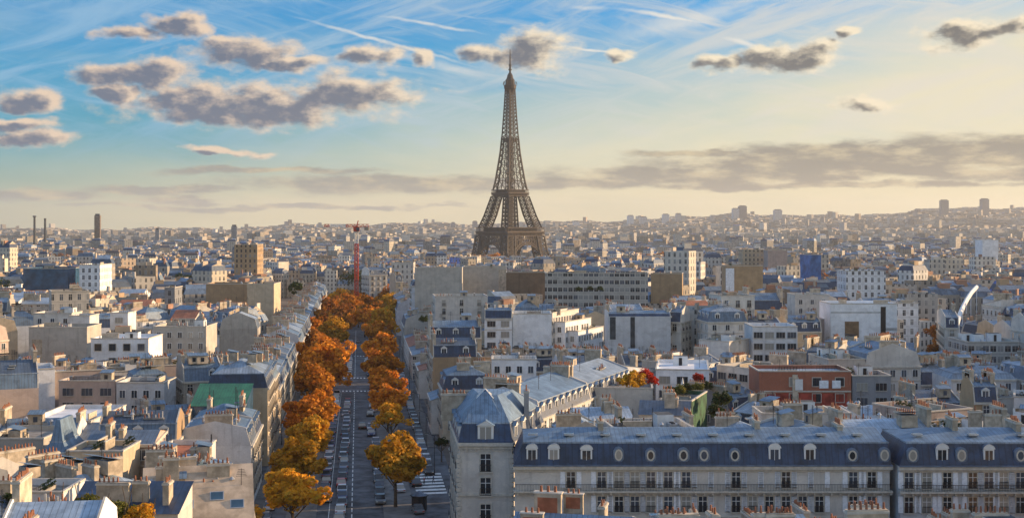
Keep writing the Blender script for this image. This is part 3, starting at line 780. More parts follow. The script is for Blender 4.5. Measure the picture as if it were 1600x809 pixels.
# ---------------------------------------------------------------- red and white tower crane
def crane():
    Y = 700.; X = (557 - 800) * Y / F; z0 = ground(X, Y)
    root = thing('tower_crane', 'red and white lattice tower crane standing beyond the avenue trees', 'crane', (X, Y, z0))
    top = CH + (353 - 366) * Y / F * -1 - z0     # cab height
    top = 49 - z0
    def mast(z_0, z_1, mat):
        b = MB(); s_ = .95; z = z_0
        while z < z_1:
            e = min(z + 2.2, z_1); cn = [(-s_, -s_), (s_, -s_), (s_, s_), (-s_, s_)]
            for k in range(4):
                a, c = cn[k], cn[(k + 1) % 4]
                b.beam((*a, z), (*a, e), .30, mat); b.beam((*a, z), (*c, e), .16, mat); b.beam((*c, z), (*a, e), .16, mat); b.beam((*a, e), (*c, e), .16, mat)
            z += 2.2
        part('mast', b.mesh('mast'), root)
    n = 5; zz = [0, top * .42, top * .80, top * .86, top]
    for k, m_ in enumerate(('crane red', 'crane red', 'crane red', 'crane white')): mast(zz[k], zz[k + 1], m_)
    b = MB(); b.box(-1.6, 1.6, -1.4, 1.4, top, top + 2.6, 'crane red'); b.box(.2, 1.9, -2.2, -1.41, top + .3, top + 2.2, 'glass'); b.beam((0, 0, top + 2.6), (1, 0, top + 6), .5, 'crane red'); part('cab', b.mesh('cab'), root)
    def jib(x0, x1, mat, ang):
        b = MB(); n = max(2, int(abs(x1 - x0) / 2)); 
        for k in range(n):
            a = x0 + (x1 - x0) * k / n; c = x0 + (x1 - x0) * (k + 1) / n
            z = top + 2.6 + abs(a) * ang; z1 = top + 2.6 + abs(c) * ang
            for s_ in (-.6, .6): b.beam((a, s_, z), (c, s_, z1), .32, mat); b.beam((a, s_, z), ((a + c) / 2, 0, (z + z1) / 2 + 1.3), .2, mat); b.beam(((a + c) / 2, 0, (z + z1) / 2 + 1.3), (c, s_, z1), .2, mat)
            b.beam((a, 0, z + 1.3), (c, 0, z1 + 1.3), .3, mat)
        part('jib', b.mesh('jib'), root)
    jib(0, -6, 'crane red', .0); jib(-6, -15, 'crane white', 0); jib(-15, -18, 'crane red', 0); jib(0, 7, 'crane red', 0)
    b = MB(); b.box(4.5, 7, -1, 1, top + .6, top + 2.5, 'chimney wall'); part('counterweight', b.mesh('counterweight'), root)
crane()

# ---------------------------------------------------------------- trees
def crown_mesh(seed, mat, rx=5, rz=4.4, n=3000, leaf=.42, clumps=46):
    rr = np.random.RandomState(seed); cl = []
    for k in range(clumps):
        v = rr.normal(size=3); v /= np.linalg.norm(v); v[2] = abs(v[2]) * 1.0 - .35 * (rr.rand() < .45)
        r = rr.uniform(.35, .98)
        cl.append((v * np.array((rx, rx, rz)) * r, rr.uniform(.15, .30) * rx))
    cl.append((np.zeros(3), rx * .5))
    V = []; Fc = []
    per = n // len(cl)
    for c, r in cl:
        for _ in range(per):
            v = rr.normal(size=3); v /= np.linalg.norm(v)
            p = c + v * r * rr.uniform(.72, 1.08) * np.array((1, 1, .85))
            nn = v + rr.normal(size=3) * .55; nn /= np.linalg.norm(nn)
            a = np.cross(nn, (0.13, .2, 1)); a /= np.linalg.norm(a); b_ = np.cross(nn, a); s_ = leaf * rr.uniform(.55, 1.2)
            i = len(V); V += [p + a * s_, p + b_ * s_ * .8, p - a * s_, p - b_ * s_ * .8]; Fc.append((i, i + 1, i + 2, i + 3))
    me = bpy.data.meshes.new('crown'); me.from_pydata([tuple(q) for q in V], [], Fc); me.materials.append(M[mat]); me.update(); return me
def trunk_mesh(h=6, r=.32):
    def f():
        b = MB(); b.cyl(0, 0, 0, h * .55, r, r * .75, 'bark', 8); b.cyl(0, 0, h * .55, h * 1.25, r * .75, r * .3, 'bark', 7)
        rr = random.Random(3)
        for k in range(6):
            a = k * 1.05 + rr.random(); z = h * rr.uniform(.5, .85)
            b.beam((0, 0, z), (cos(a) * 2.6, sin(a) * 2.6, z + 2.6), .2, 'bark', 5); b.beam((cos(a) * 1.5, sin(a) * 1.5, z + 1.5), (cos(a + .5) * 3, sin(a + .5) * 3, z + 3.6), .12, 'bark', 5)
        return b.mesh('trunk')
    return cached(('trunk', h, r), f)
def crown(mat, k, n=3200, leaf=.33): return cached(('crown', mat, k, n), lambda: crown_mesh(k * 13 + 5, mat, n=n, leaf=leaf))
def tree(X, Y, zc, rx, mat, label, group=None, k=0, rz_=None, n=3200, name='plane_tree', cat='tree', base=None, leaf=.4):
    z0 = ground(X, Y) + .1 if base is None else base
    t = thing(name, label, cat, (X, Y, z0), U(0, 6.28), group); vr = U(.92, 1.1)
    c = part('crown', crown(mat, k, n, leaf), t, (0, 0, zc - z0)); s_ = rx / 5.0; c.scale = (s_ * vr, s_ / vr, (rz_ or rx * .88) / 4.4)
    if name.endswith('tree'):
        q = part('trunk', trunk_mesh(), t); q.scale = (s_ ** .5, s_ ** .5, max(.3, (zc - z0) / 7.0))
    return t
ORD = ['first', 'second', 'third', 'fourth', 'fifth', 'sixth', 'seventh', 'eighth', 'ninth', 'tenth', 'eleventh', 'twelfth', 'thirteenth', 'fourteenth', 'fifteenth', 'sixteenth', 'seventeenth', 'eighteenth',
       'nineteenth', 'twentieth', 'twenty-first', 'twenty-second', 'twenty-third', 'twenty-fourth', 'twenty-fifth', 'twenty-sixth', 'twenty-seventh', 'twenty-eighth', 'twenty-ninth', 'thirtieth'] + ['%dth' % k for k in range(31, 80)]
gl = 'autumn trees lining the left side of the avenue'; gr = 'autumn trees lining the right side of the avenue'
# left row: photo x, y of the crown's centre, crown radius in photo px
for i, (x, y, r, mt) in enumerate([(466, 776, 44, 'leaf gold'), (474, 727, 40, 'leaf gold'), (486, 690, 36, 'leaf gold'), (488, 655, 38, 'leaf orange'), (492, 640, 30, 'leaf orange'), (494, 605, 34, 'leaf orange'), (500, 580, 38, 'leaf orange'),
                                   (508, 563, 40, 'leaf orange'), (503, 540, 26, 'leaf rust'), (525, 525, 27, 'leaf gold')]):
    z = 7.6; X, Y = at(x, y, z); X -= .9
    tree(X, Y, z, r * Y / F * (1.14 if i < 4 else 1.22), mt, ('broad %s tree, %s from the front in the left row of avenue trees' % ({'leaf gold': 'golden', 'leaf orange': 'orange', 'leaf rust': 'russet'}[mt], ORD[i])), gl, i % 4, n=6000 if i < 4 else 4000)
for i, (x, y, r, mt) in enumerate([(618, 728, 45, 'leaf gold'), (612, 655, 22, 'leaf gold'), (606, 628, 28, 'leaf orange'), (602, 600, 27, 'leaf orange'), (596, 575, 28, 'leaf orange'), (594, 550, 26, 'leaf orange'), (592, 522, 22, 'leaf orange')]):
    z = 7.6; X, Y = at(x, y, z)
    tree(X, Y, z, r * Y / F * 1.22, mt, ('%s tree, %s from the front in the right row of avenue trees' % ({'leaf gold': 'broad golden', 'leaf orange': 'bright orange'}[mt], ORD[i])), gr, (i + 1) % 4, n=6500 if i < 1 else 4000)
ft = [(520, 515), (497, 505), (540, 496), (515, 483), (545, 478), (560, 487), (575, 478), (590, 490), (605, 480), (618, 492), (582, 462), (600, 465), (570, 500), (598, 506), (612, 470), (530, 470), (488, 518), (615, 458), (592, 452), (553, 470)]
for i, (x, y) in enumerate(sorted(ft, key=lambda q: -q[1])):
    z = 8.; X, Y = at(x, y, z)
    tree(X, Y, z, U(7.0, 9.2), ['leaf orange', 'leaf rust', 'leaf gold', 'leaf orange'][i % 4], '%s tree, %s nearest in the autumn mass closing the avenue' % (['orange', 'rust brown', 'golden brown', 'amber'][i % 4], ORD[i]), 'autumn trees closing the far end of the avenue', i % 4, n=3200)
# single trees and shrubs among the roofs
for i, (x, y, z, r, mt, lb, nm) in enumerate([
    (14, 643, 12, 2.6, 'leaf orange', 'orange autumn tree behind the pale roofs at the left edge', 'autumn_tree'),
    (32, 646, 11, 1.8, 'leaf orange', 'smaller orange tree right of the orange tree at the left edge', 'autumn_tree'),
    (284, 462, 18, 4.8, 'leaf green', 'dark green tree left of its taller twin among left roofs', 'evergreen_tree'),
    (306, 461, 18, 5.2, 'leaf green', 'taller dark green tree beside the square tan wall at left', 'evergreen_tree'),
    (20, 800, 18.5, 2.6, 'leaf green', 'dark green tree crown at the bottom left corner', 'evergreen_tree'),
    (78, 806, 18.5, 2.2, 'leaf green', 'small dark green crown second along the bottom left edge', 'evergreen_tree'),
    (145, 800, 18.5, 2.3, 'leaf olive', 'yellow green tree crown under the large dark slate roof', 'broadleaf_tree'),
    (185, 803, 18.5, 2.1, 'leaf olive', 'olive tree crown between two others below the slate roof', 'broadleaf_tree'),
    (217, 806, 18.3, 1.9, 'leaf gold', 'orange tinged tree crown below the slate roof, furthest right', 'broadleaf_tree'),
    (397, 806, 8, 1.9, 'leaf gold', 'small golden tree at the foot of the left facades', 'autumn_tree'),
    (737, 801, 3.0, .9, 'leaf green', 'clipped dark round tree beside the corner building door', 'broadleaf_tree'),
    (690, 692, 4.2, 1.7, 'leaf green', 'dark round tree on the pavement beyond the zebra crossing', 'broadleaf_tree'),
    (1466, 520, 14, 4.4, 'leaf rust', 'rust red tree above its neighbours in the curved side street', 'autumn_tree'),
    (1475, 535, 12, 4.2, 'leaf rust', 'middle rust red tree in the curved side street', 'autumn_tree'),
    (1462, 552, 11, 3.4, 'leaf rust', 'nearest rust red tree in the curved side street', 'autumn_tree')]):
    X, Y = at(x, y, z); tree(X, Y, z, r, mt, lb, None, i % 4, n=2400, name=nm)
# ---------------------------------------------------------------- corner building with the pavilion roof
def oeil_mesh():
    def f():
        b = MB(); n = 12
        P = [(.62 * cos(2 * pi * k / n), 1.15 + .85 * sin(2 * pi * k / n)) for k in range(n)]; Q = [(.40 * cos(2 * pi * k / n), 1.15 + .60 * sin(2 * pi * k / n)) for k in range(n)]
        O = [(max(-.8, min(.8, .95 * cos(2 * pi * k / n))), 1.15 + 1.15 * sin(2 * pi * k / n)) for k in range(n)]
        for k in range(n):
            j = (k + 1) % n
            b.face([(P[k][0], -.3, P[k][1]), (P[j][0], -.3, P[j][1]), (Q[j][0], -.3, Q[j][1]), (Q[k][0], -.3, Q[k][1])][::-1], 'trim')
            b.face([(O[k][0], -.25, O[k][1]), (O[j][0], -.25, O[j][1]), (P[j][0], -.3, P[j][1]), (P[k][0], -.3, P[k][1])][::-1], 'copper')
            b.face([(O[k][0], -.25, O[k][1]), (O[k][0], 1.5, O[k][1]), (O[j][0], 1.5, O[j][1]), (O[j][0], -.25, O[j][1])], 'copper')
        b.face([(x, -.27, z) for x, z in Q][::-1], 'glass')
        return b.mesh('dormer')
    return cached('oeil', f)
def corner_building():
    A, B_, C_, D_ = (-8.0, 190.), (0.0, 190.), (5.1, 210.), (-10.4, 212.)
    pts = [A, B_, C_, D_]; e = 19.3
    cx, cy = -3.3, 200.5
    root = thing('corner_building', 'cream stone corner building under a blue zinc pavilion roof beside the zebra crossing', 'corner building', (cx, cy, 0))
    BL.append((cx, cy, 15, 22, 0, e))
    L = [(p[0] - cx, p[1] - cy) for p in pts]
    def off(P, k):          # shrink towards the centroid by metres
        mx = sum(p[0] for p in P) / len(P); my = sum(p[1] for p in P) / len(P); o = []
        for p in P:
            d = sqrt((p[0] - mx) ** 2 + (p[1] - my) ** 2); o.append((p[0] + (mx - p[0]) * k / d, p[1] + (my - p[1]) * k / d))
        return o
    b = MB(); b.ringwall(L, 0, e, 'wall cream')
    for z, o, t in ((e - .55, .55, .5), (e - 1.0, .25, .35), (e - 8.1, .3, .35), (e - 12.2, .4, .4)):
        O = off(L, -o); b.loft(O, z, O, z + t, 'trim'); b.loft(O, z + t, off(L, .1), z + t + .001, 'trim'); b.loft(off(L, .1), z, O, z + .001, 'trim')
    for i in range(4):       # toothed blocks under the cornice, quoins at the corners
        a, c = L[i], L[(i + 1) % 4]; l = sqrt((c[0] - a[0]) ** 2 + (c[1] - a[1]) ** 2); ux, uy = (c[0] - a[0]) / l, (c[1] - a[1]) / l
        if i == 2: continue
        for k in range(int(l / .7)):
            s_ = .35 + k * .7; p = (a[0] + ux * s_ + uy * .1, a[1] + uy * s_ - ux * .1)
            b.box(p[0] - .16, p[0] + .16, p[1] - .16, p[1] + .16, e - 1.35, e - 1.02, 'trim')
    for p in L[:2]:
        for k in range(24):
            s_ = .42 if k % 2 else .3; b.box(p[0] - s_, p[0] + s_, p[1] - .12, p[1] + .3, e - 1.8 - k * .72 - .6, e - 1.8 - k * .72, 'trim')
    part('wall', b.mesh('wall'), root)
    r = MB(); M1 = off(L, 1.2); r.loft(off(L, -.3), e, M1, e + 2.7, 'slate')
    r.loft(off(L, 1.05), e + 2.62, off(L, 1.05), e + 2.84, 'pale zinc')
    N = off(L, 7.6); N = [(x, y - 1.2) for x, y in N]; r.loft(M1, e + 2.71, N, e + 6.3, 'zinc', 'zinc')
    # second pavilion facet standing over the front
    q = [(-4.6 - cx - 3.6, -10.3 + 1.3), (-4.6 - cx + 3.4, -10.3 + 1.3), (-4.2 - cx + 2.2, -2.5), (-4.2 - cx - 2.4, -2.5)]
    t = [(-4.2 - cx - .5, -4.6), (-4.2 - cx + .5, -4.6), (-4.2 - cx + .5, -3.8), (-4.2 - cx - .5, -3.8)]
    r.loft(q, e + 2.75, t, e + 6.9, 'zinc', 'zinc')
    part('roof', r.mesh('roof'), root)
    k_ = MB(); s_ = 1.3; k_.loft([(-s_, -s_), (s_, -s_), (s_, s_), (-s_, s_)], 0, [(-.1, -.1), (.1, -.1), (.1, .1), (-.1, .1)], 1.3, 'blue glass')
    for a, c in ((-s_, -s_), (s_, -s_), (s_, s_), (-s_, s_)): k_.beam((a, c, .05), (0, 0, 1.35), .12, 'white paint')
    part('skylight', k_.mesh('skylight'), root, (-.9, -4.2, e + 5.9))
    for side, (a, c) in enumerate(((L[0], L[1]), (L[1], L[2]), (L[3], L[0]))):
        l = sqrt((c[0] - a[0]) ** 2 + (c[1] - a[1]) ** 2); ang = atan2(c[1] - a[1], c[0] - a[0])
        n = (1, 4, 5)[side]
        for k in range(n):
            f = (k + .5) / n; p = (a[0] + (c[0] - a[0]) * f, a[1] + (c[1] - a[1]) * f)
            if side != 1:
                for z in (e - 4.4, e - 8.0 - .0, e - 12.0, e - 15.8):
                    o = part('window', win_mesh('french'), root, (*p, z), ang); o.scale = (1.25, 1, 1.22)
            else:
                for z in (e - 4.4, e - 8.0): part('window', win_mesh('french'), root, (*p, z), ang)
            nx, ny = sin(ang), -cos(ang)
            o = part('dormer', dormer_mesh('box'), root, (p[0] - nx * .15, p[1] - ny * .15, e + .1), ang)
            if side == 0: o.scale = (1.5, 1.1, 1.15)
    part('chimney', chimney_mesh(3, 4, 'wall grey'), root, (5.6, .5, e + 2.5), pi / 2)
    part('chimney', chimney_mesh(4, 2), root, (-6.3, 5.5, e + 3.3), .1)
    d = MB(); d.box(-1.1, 1.1, -.12, 0, 0, 3.6, 'white paint'); d.face([(-.85, -.14, .1), (.85, -.14, .1), (.85, -.14, 3.3), (-.85, -.14, 3.3)], 'sky blue'); part('door', d.mesh('door'), root, (-1.0, L[0][1], 0))
corner_building()

# ---------------------------------------------------------------- long slate-roofed row in the foreground
def shutter_mesh():
    def f():
        b = MB(); b.box(-.34, .34, -.09, 0, 0, 2.3, 'shutter')
        for k in range(9): b.box(-.28, .28, -.11, -.09, .12 + k * .24, .26 + k * .24, 'shutter')
        return b.mesh('shutter')
    return cached('shutter', f)
def long_building(label, X0, X1, Yf, e, dorms, wins, seed, wall='cream', chims=(), lucs=()):
    w = X1 - X0; cx = (X0 + X1) / 2; d = 13.; cy = Yf + d / 2; rr = random.Random(seed)
    root = thing('apartment_row', label, 'apartment building', (cx, cy, 0)); BL.append((cx, cy, w, d, 0, e))
    b = MB(); b.box(-w / 2, w / 2, -d / 2, d / 2, 0, e, 'wall ' + wall, None, False)
    b.box(-w / 2 - .3, w / 2 + .3, -d / 2 - .6, -d / 2, e - .5, e - .05, 'trim'); b.box(-w / 2, w / 2, -d / 2 - .25, -d / 2, e - .85, e - .5, 'trim')
    b.box(-w / 2 - .2, w / 2 + .2, -d / 2 - .9, -d / 2, e - 3.75, e - 3.5, 'trim'); b.box(-w / 2, w / 2, -d / 2 - .3, -d / 2, e - 4.1, e - 3.75, 'trim')
    b.box(-w / 2, w / 2, -d / 2 - .3, -d / 2, e - 7.6, e - 7.3, 'trim'); b.box(-w / 2, w / 2, -d / 2 - .3, -d / 2, e - 11, e - 10.7, 'trim')
    x = -w / 2 + .3
    while x < w / 2: b.box(x, x + .25, -d / 2 - .7, -d / 2, e - 4.1, e - 3.76, 'trim'); x += 1.2
    part('wall', b.mesh('wall'), root)
    r = MB()
    P = [(-w / 2 - .2, -d / 2 - .35), (w / 2 + .2, -d / 2 - .35), (w / 2 + .2, d / 2), (-w / 2 - .2, d / 2)]; Q = [(-w / 2 + 1.2, -d / 2 + .7), (w / 2 - .05, -d / 2 + .7), (w / 2 - .05, d / 2 - .7), (-w / 2 + 1.2, d / 2 - .7)]
    r.loft(P, e, Q, e + 3.1, 'slate'); r.loft([(x - .1 if x < 0 else x + .1, y - .12 if y < 0 else y + .12) for x, y in Q], e + 3.0, [(x - .1 if x < 0 else x + .1, y - .12 if y < 0 else y + .12) for x, y in Q], e + 3.22, 'pale zinc')
    T = [(-w / 2 + 7, .2), (w / 2 - .1, .2), (w / 2 - .1, .9), (-w / 2 + 7, .9)]; r.loft(Q, e + 3.1, T, e + 4.25, 'zinc', 'zinc')
    r.box(-w / 2 - .25, w / 2 + .25, -d / 2 - .75, -d / 2 - .4, e - .04, e + .12, 'copper')
    part('roof', r.mesh('roof'), root)
    for x, kind in dorms:
        m_ = oeil_mesh() if kind == 'o' else dormer_mesh('arch', 'copper')
        o = part('dormer', m_, root, (x * (Yf + .5) / F - cx, -d / 2 + .1, e + .35)); o.scale = (rr.uniform(.92, 1.06), 1, rr.uniform(.9, 1.0))
    for x in lucs:
        s_ = MB(); part('skylight', acbox_mesh(3), root, (x - cx, -d / 2 + 3.2, e + 3.75))
    for x, kind in wins:
        u = x * Yf / F - cx
        for fl, z in enumerate((e - 3.15, e - 6.6, e - 10.1)):
            if kind == 'w' or fl > 0 and rr.random() < .8: o = part('window', win_mesh('french'), root, (u, -d / 2, z)); o.scale = (.95, .6, 1.02)
            if kind != 'n':
                for s_ in (-1.15, 1.15): part('shutter', shutter_mesh(), root, (u + s_, -d / 2, z))
    ry = MB()
    for z in (e - 3.5,):
        ry.box(-w / 2, w / 2, -d / 2 - .86, -d / 2 - .80, z + .9, z + .97, 'iron')
        x = -w / 2
        while x < w / 2: ry.box(x, x + .035, -d / 2 - .85, -d / 2 - .81, z, z + .9, 'iron'); x += .22
    part('balcony_railing', ry.mesh('balcony_railing'), root)
    for u, L, h in chims: part('chimney', chimney_mesh(L, h), root, (u, .5, e + 3.9), pi / 2)
Yf = 178.
px = lambda x: (x - 800)
dl = [(px(x), 'a') for x in (831, 865, 916)] + [(px(x), 'o') for x in (966, 1016, 1067, 1099, 1147)] + [(px(1209), 'a'), (px(1264), 'a'), (px(1330), 'o'), (px(1380), 'o')]
wl = [(px(x), 'w') for x in (892, 940, 967, 992, 1017, 1044)] + [(px(x), 's' if i % 3 else 'w') for i, x in enumerate(range(1072, 1300, 26))] + [(px(x), 'w') for x in (1333, 1362)] + [(px(x), 'n') for x in (822, 850)]
long_building('long cream building with dark slate mansard and round dormers across the foreground', .4, 53.6, Yf, 18.1, dl, wl, 3, 'cream', [(-14, 3, 1.5), (9, 2, 1.5), (21, 3, 1)], [3 + k * 5.2 for k in range(10)])
dl2 = [(px(x), 'a' if i % 2 else 'o') for i, x in enumerate((1424, 1470, 1500, 1543, 1592, 1640))]
wl2 = [(px(x), 'w') for x in (1420, 1448, 1480, 1520, 1545, 1568, 1594, 1630)]
long_building('cream building with slate mansard right of the long foreground row', 54.6, 80, 176.5, 18.3, dl2, wl2, 5, 'pale grey', [(-3, 3, 2), (6, 4, 1.5)], [58, 66, 73])

# ---------------------------------------------------------------- named buildings, placed from what the photograph shows
CAPS = [(1490, 1530, 506, 565.), (1440, 1500, 575, 470.), (276, 322, 482, 605.), (700, 800, 812, 190.), (800, 880, 800, 177.), (880, 1640, 838, 177.), (436, 716, 830, 1000.), (735, 865, 402, 1900.), (500, 625, 470, 815.), (390, 440, 830, 225.)]
def hero(label, x0, x1, ytop, h, d, ybot, deg=0, **k):
    Y = (CH - h) * F / (ytop - YH); X = ((x0 + x1) / 2 - 800) * Y / F; w = (x1 - x0) * Y / F
    r = radians(deg); c, s_ = abs(cos(r)), abs(sin(r))
    if deg: w = max(4, (w - d * s_) / max(c, .4))
    CAPS.append((x0, x1, ybot, Y))
    return building(label, X, Y + (w * s_ + d * c) / 2, w, d, h, r, **k)
def panel(root, x0, x1, y0, y1, mat, name='window_panel', t=.06):
    X, Y0, w, d, r, h = BL[-1]; Yf = Y0 - d / 2; b = MB(); z = lambda y: CH - (y - YH) * Yf / F - root.location.z
    b.box((x0 - 800) * Yf / F - X, (x1 - 800) * Yf / F - X, -d / 2 - t, -d / 2 - .001, z(y1), z(y0), mat); part(name, b.mesh(name), root)
B3 = (0, 1, 3)
FL = dict(style='flat', chim=0, dorm=False)
# left of the avenue
hero('white modern block with dark square windows among the left roofs', 142, 232, 533, 20, 14, 580, win='square', pitch=3.1, floor=3.9, wall='white', roof='white roofing', **FL)
hr = hero('broad blank beige party wall left of the white modern block', 45, 136, 515, 21, 13, 578, wall='beige', roof='gravel', faces=(), clutter=5, **FL)
panel(hr, 50, 66, 530, 560, 'chimney wall', 'wall_patch', .03)
hero('tall plain grey beige block just left of the white modern block', 108, 140, 497, 23, 9, 570, wall='pale grey', roof='gravel', faces=(), **FL)
hero('beige flat roofed building with roof terraces right of the white modern block', 240, 322, 514, 21, 14, 570, wall='beige', roof='gravel', win='plain', clutter=6, **FL)
hero('dark glazed hall under a bright green ribbed roof', 298, 382, 634, 15, 8.5, 668, wall='blue glass', roof='green metal', style='mono', rh=3.6, faces=(), chim=0, real=False, cat='hall', name='glazed_hall')
hero('cream terraced house with orange striped awnings near the green roof', 92, 180, 600, 16, 9, 640, wall='pinkish', roof='gravel', win='wide', pitch=3.4, clutter=4, **FL)
hero('cream house with long windowed top floor left of the green roof', 182, 256, 603, 16, 10, 645, wall='pale grey', roof='bitumen', win='plain', pitch=2, clutter=4, **FL)
hero('low building under a broad pale blue flat roof at the left', 38, 142, 664, 13.5, 22, 668, wall='pale grey', roof='white roofing', clutter=1, win='plain', **FL)
hero('beige building with flat gravel roof at the left edge', -25, 68, 692, 16, 13, 730, wall='beige', roof='gravel', win='plain', clutter=5, **FL)
hero('small house with a pointed blue zinc roof at the left', 66, 104, 706, 16, 9, 745, wall='cream', roof='zinc', steep='zinc', style='hip', mh=1.5, rh=3.4, chim=0, dorm=False, win='wide', clutter=0, name='house', cat='house')
hero('sandy house with columned loggia under a dark blue roof edge', 104, 192, 712, 16.5, 9, 752, wall='buff', roof='dark zinc', win='wide', pitch=3.6, clutter=4, **FL)
hero('low building with red brown flat roof and orange cloths spread on it', 226, 300, 722, 14.5, 16, 735, wall='pale grey', roof='terracotta', clutter=2, win='plain', **FL)
hero('near building under one wide dark slate roof with pale strips, bottom left', 106, 278, 802, 16.8, 7, 815, wall='cream', roof='slate', style='mono', rh=2.6, chim=3, dorm=False, faces=(), clutter=0, name='house', cat='house')
bh = building('weathered beige house with a broad pale sloping roof beside the left street wall', -42.5, 170, 14, 13, 13.4, radians(14), wall='buff', roof='pale render', style='gable', rh=6.2, chim=3, dorm=False, win='wide', faces=(0, 1), name='house', cat='house')
CAPS.append((280, 380, 790, 163.))
for u_, v_, k_ in ((-5, -4.2, 3), (-1.5, -4.6, 3), (2.4, -3.8, 3), (5, -4.8, 3), (-3, -2.2, 8), (1.0, -2.0, 7), (4.4, -1.8, 2), (-6, -1.6, 2), (5.6, -2.6, 4)):
    o = part(ACN[k_], acbox_mesh(k_), bh, (u_, v_, 13.7 + 6.2 * (1 - abs(v_) / 6.5) + (.1 if k_ == 3 else -.9)))
    if k_ == 3: o.rotation_euler = (.85, 0, 0); o.scale = (1.3, 1.3, 1)
for u_, v_ in ((-4, -1.4), (2.6, -1.2)): part('chimney', chimney_mesh(3, 2.5), bh, (u_, v_, 17.8), 0)
hero('grey rooftop block with vents at the bottom left edge', -30, 98, 778, 18, 8, 812, wall='pale grey', roof='gravel', clutter=6, faces=(), **FL)
hero('tall tan apartment slab standing alone above the distant left roofs', 366, 402, 384, 39, 20, 408, wall='winwall tan', real=False, roof='gravel', **FL)
hero('white blocky flats above the dark blue hall at the left', 124, 156, 416, 33, 18, 440, wall='winwall white', real=False, roof='gravel', **FL)
hero('wide hall with a dark blue glass front at the far left', 36, 106, 422, 31, 25, 441, wall='blue glass', real=False, roof='dark zinc', **FL)
hero('square tan wall with slit window right of the dark trees', 322, 386, 446, 25, 16, 482, wall='tan', real=False, faces=(), roof='gravel', **FL)
hero('cream wall with tall dark slots beside the square tan wall', 386, 428, 446, 26, 16, 482, wall='buff', faces=(), real=False, roof='gravel', **FL)
hero('grey rounded block with ribbed side left of the dark trees', 257, 273, 452, 26, 12, 484, wall='winwall grey', real=False, roof='zinc', **FL)
hero('low hall with a pale blue barrel roof among the left roofs', 183, 222, 461, 20, 14, 466, wall='winwall white', real=False, roof='pale zinc', style='gable', rh=2.5, dorm=False, chim=0)
hero('low hall with a white roof edge among the far left roofs', 0, 72, 452, 21, 16, 462, wall='winwall white', real=False, roof='pale zinc', **FL)
hero('house with a dark red tiled roof behind the left rooftops', 268, 305, 497, 19, 14, 506, wall='cream', roof='tile', style='gable', rh=2.6, chim=1, dorm=False, real=False)
hero('house with a long red brown tiled roof behind the beige party wall', 183, 232, 478, 20, 13, 486, wall='cream', roof='tile', style='gable', rh=2.2, chim=1, dorm=False, real=False)
hero('cream house with three upper windows behind the beige party wall', 52, 112, 493, 23, 10, 510, wall='cream', roof='gravel', win='plain', clutter=5, **FL)
hero('small white house with dark blue panels between left rooftops', 172, 200, 492, 22.5, 9, 520, wall='white', roof='pale zinc', win='wide', clutter=2, **FL)
# far end of the avenue
hero('sunlit cream apartment block facing down the end of the avenue', 560, 604, 430, 23, 16, 468, deg=24, wall='cream', roof='dark zinc', steep='dark zinc', real=True, win='french', pitch=2.6, faces=(0, 1, 3), group=None)
hero('sunlit cream block right of the one closing the avenue', 606, 628, 440, 21, 14, 460, deg=20, wall='buff', roof='dark zinc', steep='dark zinc', faces=(0, 1))
hero('cream block with rows of square windows beyond the crane', 612, 646, 412, 28, 15, 432, wall='winwall cream', real=False, roof='gravel', **FL)
# right of the avenue
hero('first zinc roofed house of the right street wall, with one dormer', 680, 768, 609, 13, 15, 690, deg=7, wall='buff', faces=(0, 3), style='hip', mh=3.3, rh=2, chim=3, win='french', floors=3)
hero('house with tan chimney walls and a dark slate roof edge', 668, 745, 558, 17.5, 12, 600, deg=7, wall='tan', roof='dark zinc', faces=(3,), chim=5)
hero('slate roofed house behind the tan chimney walls by the avenue', 664, 752, 528, 20, 12, 558, deg=7, wall='buff', roof='zinc', faces=(0, 3), chim=4)
rb = hero('cream building with a curved corner and set back roof terrace', 672, 762, 466, 24, 16, 520, deg=7, wall='cream', faces=(0, 3), floors=3, pitch=5.5, roof='gravel', clutter=5, **FL)
hero('white set back penthouse on the avenue side of the round corner', 636, 672, 446, 25, 18, 500, deg=7, wall='white', faces=(0, 3), roof='zinc', style='hip', mh=2, rh=1, chim=1, dorm=False, pitch=4)
hr = hero('broad blank beige gable wall with a sunlit right edge', 724, 791, 419, 33, 9, 462, wall='beige', faces=(), real=False, roof='gravel', **FL)
panel(hr, 779, 791, 421, 462, 'chimney wall', 'wall_strip', .3)  # sunlight on the right edge put in as a warmer coloured strip
hero('pale blank wall left of the broad beige gable wall', 648, 722, 421, 33, 9, 442, wall='beige', faces=(), real=False, roof='gravel', **FL)
hero('wide brown wall right of the broad beige gable wall', 791, 852, 428, 31, 10, 450, wall='brown', faces=(), real=False, roof='gravel', **FL)
hero('long apartment block with planted balconies in continuous rows', 852, 1018, 430, 32, 14, 482, deg=-6, wall='band wall', real=False, roof='gravel', clutter=8, **FL)
hero('paired tan gable walls right of the long balcony block', 1018, 1072, 430, 30, 10, 462, deg=-10, wall='tan', faces=(), real=False, roof='gravel', **FL)
hero('white apartment house with dark attic and six broad windows', 757, 800, 497, 23.5, 10, 556, wall='white', faces=(0,), win='wide', pitch=3.4, roof='zinc', style='mansard', chim=2, dorm=False, mh=2.4, rh=.6)
hero('tall blank white wall beside the sunlit stepped terraces', 801, 862, 494, 24, 13, 552, wall='white', faces=(1,), roof='gravel', clutter=4, **FL)
for i, (dx, h) in enumerate(((0, 23.0), (4.2, 20.0), (8.4, 17.0))):
    Y = 415.; X = (866 - 800) * Y / F + dx
    building('%s sunlit terrace step beside the tall blank white wall' % ('upper', 'middle', 'lowest')[i], X + 2.1, Y + 4, 4.2, 22, h, radians(-26), wall='white' if i else 'cream', faces=(0, 1), win='plain', pitch=2.0, roof='terracotta', clutter=2, seed=i, **FL)
